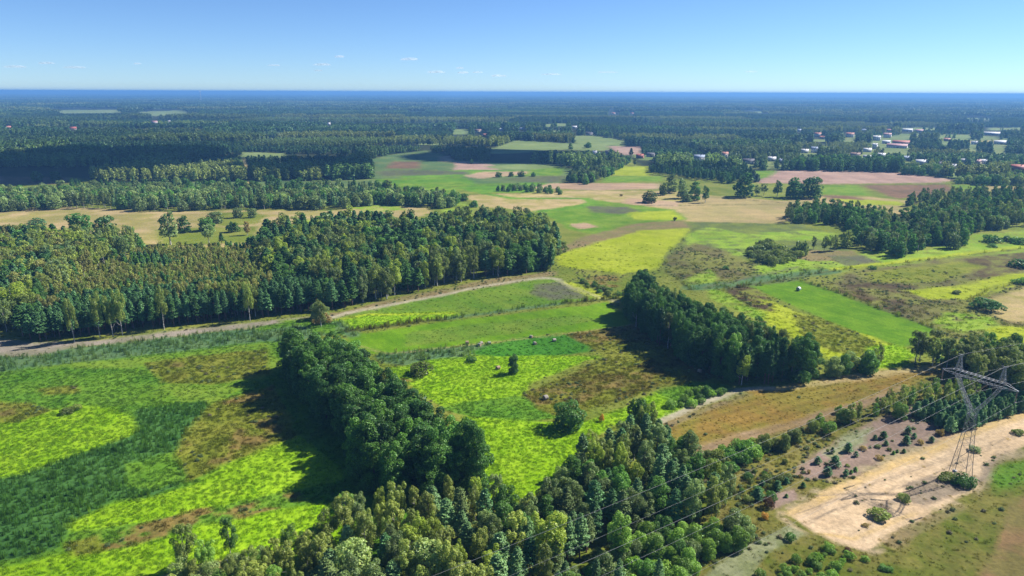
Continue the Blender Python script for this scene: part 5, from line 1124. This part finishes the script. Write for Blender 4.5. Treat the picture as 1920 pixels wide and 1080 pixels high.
# ------------------------------------------------------------------ hay bales and boulders
BALEW = plain('bale_wrap', (.62, .64, .62), rough=.35, nscale=4, var=.12, spec=.5); STONE = plain('field_stone', (.27, .24, .20), nscale=2, var=.3); HAY = plain('old_hay', (.30, .21, .14), nscale=5, var=.35); NET = plain('bale_face', (.22, .24, .18), nscale=8)
def bale(x, y, r_, ln, rz, mat, lb, wrapped):
    b_ = g(x, y); root = bpy.data.objects.new('hay_bale', None); COL.objects.link(root); root.location = (b_[0], b_[1], 0); root.rotation_euler = (0, 0, rz)
    tag(root, lb, 'hay bale', 'round bales left on the meadows')
    rg3 = np.random.default_rng(int(x)); n = 24; m_ = 7; V = []; Q = []
    for i in range(m_):
        xx = -ln / 2 + ln * i / (m_ - 1); rr = r_ * (1 - (.07 if i in (0, m_ - 1) else 0))
        for j in range(n):
            a_ = j / n * 6.2832; q = rr * (1 + rg3.normal(0, .012 if wrapped else .04)); zz = r_ + q * math.sin(a_) * (1 if wrapped else .85)
            V.append((xx, q * math.cos(a_), max(zz - (0 if wrapped else .15), -.05)))
    for i in range(m_ - 1):
        for j in range(n): Q.append((i * n + j, i * n + (j + 1) % n, (i + 1) * n + (j + 1) % n, (i + 1) * n + j))
    me = mesh_np('roll', V, np.array(Q), [mat]); me.polygons.foreach_set('use_smooth', np.ones(len(Q), bool)); link('roll', me, root)
    for s in (0, m_ - 1):
        ring_ = np.array(V[s * n:(s + 1) * n]); c0 = ring_.mean(0) + np.array([(-.04 if s == 0 else .04), 0, 0])
        V2 = np.vstack([ring_, c0]); T2 = np.array([(j, (j + 1) % n, n) if s else ((j + 1) % n, j, n) for j in range(n)])
        link('end_face', mesh_np('end_face', V2, T2, [NET if wrapped else HAY]), root)
bale(1497, 545, .95, 1.4, .6, BALEW, 'pale wrapped round bale on the bright mown strip', True)
for x, y, r_, m_, lb in [(876, 645, .75, HAY, 'reddish weathered bale at the left end of the bale line'), (899, 649, .7, NET, 'low grey bale just right of the reddish one'), (902, 645, .6, STONE, 'small grey bale behind the low one'), (917, 645, .65, NET, 'grey bale right of the low pair in the bale line'),
     (996, 633, .6, STONE, 'pale bale furthest back on the thin tan line'), (1003, 646, .65, STONE, 'pale bale in the dark green strip below the furthest one'), (1039, 640, .7, STONE, 'pale bale at the right end of the bale line'),
     (934, 692, .7, HAY, 'brown bale in the lime meadow left of the lone small tree'), (1023, 749, .85, STONE, 'pinkish bale in the brown meadow above the round dark bush'), (1260, 649, .75, STONE, 'grey bale near the shadow of the dark tree row'), (1312, 698, .7, HAY, 'brown bale in the grass at the foot of the dark tree row')]:
    bale(x, y, r_, 1.2, (x * .37) % 3, m_, lb, False)

# ------------------------------------------------------------------ village
def roofmat(nm, c): return plain(nm, c, rough=.7, nscale=1.2, var=.15)
RM = {'red': roofmat('red_roof', (.34, .15, .11)), 'brick': roofmat('brick_red_roof', (.30, .09, .065)), 'grey': roofmat('grey_roof', (.26, .28, .30)), 'pale': roofmat('pale_metal_roof', (.46, .47, .48)), 'dark': roofmat('dark_roof', (.07, .07, .085)), 'blue': roofmat('blue_grey_roof', (.22, .27, .36)), 'brown': roofmat('brown_roof', (.17, .11, .085)), 'mauve': roofmat('mauve_roof', (.34, .20, .20))}
WM = {'white': plain('white_render', (.78, .77, .74), var=.06), 'cream': plain('cream_render', (.68, .60, .42), var=.06), 'brickw': plain('brick_wall', (.36, .15, .10), var=.1), 'greyw': plain('grey_render', (.45, .44, .42), var=.08)}
GLS = plain('window_glass', (.04, .05, .07), rough=.15, spec=.6, var=.05); FR = plain('window_frame', (.7, .7, .68), var=.03); DOORM = plain('door_wood', (.14, .08, .05)); CHM = plain('chimney_brick', (.30, .14, .10))
def house(x, y, wpx, roof, wall, lb, storeys=1, rz=None, kind='house', dep=None):
    b_ = g(x, y); dist = math.hypot(b_[0], b_[1]); L = float(np.clip(wpx * dist / F * .7, 7, 42 if kind == 'barn' else 15)); D = dep or min(10.0, max(7.0, L * .6)); hw = 2.9 * storeys + .4; rh = D * .38
    nm = 'barn' if kind == 'barn' else 'house'
    root = bpy.data.objects.new(nm, None); COL.objects.link(root); root.location = (b_[0], b_[1], 0); root.rotation_euler = (0, 0, rz if rz is not None else ((x * .7) % 1 - .5) * .5 - math.atan2(b_[0], b_[1]))
    tag(root, lb, nm, 'village buildings among the trees')
    w = MB(); w.box((0, 0, hw / 2 - .2), (L, D, hw + .4))
    for s in (-1, 1): w.add([(s * L / 2, -D / 2, hw), (s * L / 2, D / 2, hw), (s * L / 2, 0, hw + rh)], T=[(0, 1, 2)] if s > 0 else [(1, 0, 2)])
    link('walls', w.mesh('walls', [WM[wall]]), root)
    r_ = MB(); e = .5; t_ = .22
    for s in (-1, 1):
        sl_ = rh / (D / 2); y1 = s * (D / 2 + e); z1 = hw - e * sl_
        V_ = [(-L / 2 - e, 0, hw + rh + .02), (L / 2 + e, 0, hw + rh + .02), (L / 2 + e, y1, z1 + .02), (-L / 2 - e, y1, z1 + .02)]
        V2 = V_ + [(a_[0], a_[1], a_[2] + t_) for a_ in V_]
        q_ = [(0, 1, 2, 3), (7, 6, 5, 4), (3, 2, 6, 7), (0, 4, 5, 1), (1, 5, 6, 2), (0, 3, 7, 4)]
        if s > 0: q_ = [tuple(reversed(k)) for k in q_]
        r_.add(V2, q_)
    rf = link('roof', r_.mesh('roof', [RM[roof]]), root)
    if kind != 'barn':
        c_2 = MB(); c_2.box((L * .2, .3, hw + rh + .4), (.7, .6, 1.7)); link('chimney', c_2.mesh('chimney', [CHM]), rf)
    nwin = max(2, int(L / 3.2))
    dm = MB(); dx = 0.0 if nwin % 2 == 0 else L / nwin * .5; dm.box((dx, -D / 2 - .03, 1.05), (1.1 if kind != 'barn' else 2.8, .08, 2.1 if kind != 'barn' else 2.6)); link('door', dm.mesh('door', [DOORM]), root)
    for st in range(storeys):
        for i in range(nwin):
            wx = -L / 2 + L * (i + .5) / nwin
            if abs(wx - dx) < 1.3 and st == 0: continue
            f_ = MB(); f_.box((wx, -D / 2 - .02, 1.6 + st * 2.9), (1.4, .07, 1.4)); fo = link('window', f_.mesh('window', [FR]), root)
            p_ = MB(); p_.box((wx, -D / 2 - .05, 1.6 + st * 2.9), (1.15, .05, 1.15)); link('pane', p_.mesh('pane', [GLS]), fo)
    for s in (-1, 1):
        f_ = MB(); f_.box((s * (L / 2 + .02), 0, hw + .2), (.07, 1.3, 1.3)); fo = link('window', f_.mesh('window', [FR]), root)
        p_ = MB(); p_.box((s * (L / 2 + .05), 0, hw + .2), (.05, 1.05, 1.05)); link('pane', p_.mesh('pane', [GLS]), fo)
for (x, y), w_, rf_, wl_, lb, st, kd in HS: house(x, y, w_, rf_, wl_, lb, st, kind=kd)
# scrubby undergrowth
n_ = 60000; rr = np.sqrt(rg.uniform(95 ** 2, 420 ** 2, n_)); t_ = np.radians(rg.uniform(-42, 42, n_)); X, Y = rr * np.sin(t_), rr * np.cos(t_); c = classify(X, Y)
dd = np.array([{'scrub': .5, 'sage': .2, 'swale': .03, 'gravel': .06, 'sandg': .12, 'sand': .008, 'heath': .25, 'heathd': .3, 'wet': .3, 'tanol': .12, 'brownE': .2, 'rust': .2, 'dryT': .2, 'mauve': .05, 'olive': .1, 'orange': .01, 'swaleg': .05}.get(k, 0) for k in CK])
k = rg.uniform(0, 1, n_) < dd[c] * (fbm(X / 9, Y / 9, 14, 3) > .48) * 1.6; X, Y, c = X[k], Y[k], c[k]; n_ = len(X); s_ = rg.uniform(.10, .34, n_)
TU = np.array([(.16, .21, .07), (.12, .17, .055), (.19, .17, .09), (.09, .14, .05)])
o = gn_scatter('undergrowth', np.stack([X, Y, X * 0], 1), np.stack([s_ * 1.3, s_ * 1.3, s_], 1), rg.uniform(0, 6.28, n_), KS.index('shrub') * NV + rg.integers(0, NV, n_), TU[rg.integers(0, 4, n_)], PC_MID)
tag(o, 'low scrubby undergrowth between the bushes and in the heath', 'undergrowth', kind='stuff'); print('undergrowth', n_)
# distant mast and white plants near the horizon
b_ = g(413, 185); mm = MB()
hm = 200
d_m = 6500; pm = np.array([(413 - 960) / F * d_m * .98, d_m * .95, 0])
mast = bpy.data.objects.new('radio_mast', None); COL.objects.link(mast); mast.location = (pm[0], pm[1], 0); tag(mast, 'thin radio mast rising over the far left horizon', 'mast')
m1 = MB(); m1.tube([(0, 0, 0), (0, 0, 60), (0, 0, 98)], [3., 2.2, 1.5], 8); link('shaft', m1.mesh('shaft', [WM['greyw']]), mast)
m2 = MB(); m2.tube([(0, 0, 84), (0, 0, 89)], [4, 4], 10); link('platform', m2.mesh('platform', [WM['white']]), mast)

# ------------------------------------------------------------------ clouds (outside the haze)
def cloud_mat(nm, a_):
    m, t, b = newmat(nm); t.nodes.remove(b)
    d = nn(t, 'ShaderNodeBsdfDiffuse'); q = nn(t, 'ShaderNodeBsdfTranslucent'); tp = nn(t, 'ShaderNodeBsdfTransparent'); x = nn(t, 'ShaderNodeMixShader'); y = nn(t, 'ShaderNodeMixShader')
    d.inputs[0].default_value = q.inputs[0].default_value = (.97, .97, 1, 1); x.inputs[0].default_value = .5 if a_ < 1 else 0
    lw = nn(t, 'ShaderNodeLayerWeight'); lw.inputs[0].default_value = .5; ml = nn(t, 'ShaderNodeMath', operation='MULTIPLY_ADD'); t.links.new(lw.outputs['Facing'], ml.inputs[0]); ml.inputs[1].default_value = -a_ if a_ < 1 else 0; ml.inputs[2].default_value = a_
    t.links.new(ml.outputs[0], y.inputs[0])
    t.links.new(d.outputs[0], x.inputs[1]); t.links.new(q.outputs[0], x.inputs[2]); t.links.new(tp.outputs[0], y.inputs[1]); t.links.new(x.outputs[0], y.inputs[2]); t.links.new(y.outputs[0], t.nodes['Material Output'].inputs[0])
    return m
CM = cloud_mat('thin_cloud', .28); CM2 = cloud_mat('cloud', 1.0)
def cloud(loc, dims, mat, seed, lb=None, ang=0):
    rg4 = np.random.default_rng(seed); n, m_ = 40, 20; V = []
    u_ = np.linspace(0, 2 * np.pi, n, endpoint=False); v_ = np.linspace(0.02, np.pi - .02, m_)
    U, W = np.meshgrid(u_, v_, indexing='ij'); d = np.stack([np.cos(U) * np.sin(W), np.sin(U) * np.sin(W), np.cos(W)], -1).reshape(-1, 3)
    q = 1 + .9 * (fbm(d[:, 0] * 2.5 + seed, d[:, 1] * 2.5 + d[:, 2] * 2, seed, 4) - .5)
    d = d * q[:, None]; d[:, 2] = np.where(d[:, 2] < 0, d[:, 2] * .3, d[:, 2]); V = rotz(d * np.array(dims) / 2, ang) + np.array(loc)
    Q = np.array([(i * m_ + j, i * m_ + j + 1, ((i + 1) % n) * m_ + j + 1, ((i + 1) % n) * m_ + j) for i in range(n) for j in range(m_ - 1)])
    me = mesh_np('cloud', V, Q, [mat]); me.polygons.foreach_set('use_smooth', np.ones(len(Q), bool))
    tag(link('cloud', me), kind='structure')
for i, (x, y, w_, h_) in enumerate([(28, 126, 36, 7), (88, 119, 26, 6), (141, 127, 34, 6), (258, 120, 14, 4), (513, 123, 22, 4), (604, 122, 30, 6), (636, 107, 16, 6), (596, 133, 16, 4), (768, 112, 30, 7), (818, 136, 30, 7), (862, 128, 14, 4), (868, 137, 20, 6), (935, 143, 26, 6), (895, 136, 18, 4), (1035, 140, 36, 5), (1140, 136, 34, 4), (1408, 135, 24, 4)]):
    d = ray(x, y); R0 = 52000; p_ = CAM + d * (R0 / d[1]); cloud(p_, (w_ / F * R0, w_ / F * R0 * .6, h_ / F * R0), CM, i + 1)
# two summer clouds overhead, outside the frame, whose shadows lie on the forest
def shade(pxs, alt, seed):
    W = np.array([g(*q)[:2] for q in pxs]); c = (W.min(0) + W.max(0)) / 2; s = W.max(0) - W.min(0)
    k = alt / math.tan(SUN_EL); cloud((c[0] + math.sin(SUN_AZ) * k, c[1] + math.cos(SUN_AZ) * k, alt), (s[0] * 1.1, s[1] * 1.1, 160), CM2, seed)
shade([(-250, 340), (470, 292)], 1000, 61)
shade([(480, 336), (700, 300)], 1000, 62)
shade([(800, 306), (1080, 282)], 1000, 63)

# ------------------------------------------------------------------ haze
hm_, ht, hb = newmat('haze'); ht.nodes.remove(hb)
vp = nn(ht, 'ShaderNodeVolumePrincipled'); vp.inputs['Color'].default_value = (.17, .41, .80, 1); vp.inputs['Density'].default_value = 0.00016; vp.inputs['Anisotropy'].default_value = 0.1
ht.links.new(vp.outputs[0], ht.nodes['Material Output'].inputs['Volume'])
mb = MB(); mb.box((0, 0, (99.5 - 3) / 2), (128000, 128000, 102.5)); hz = link('haze', mb.mesh('haze', [hm_])); tag(hz, kind='stuff')
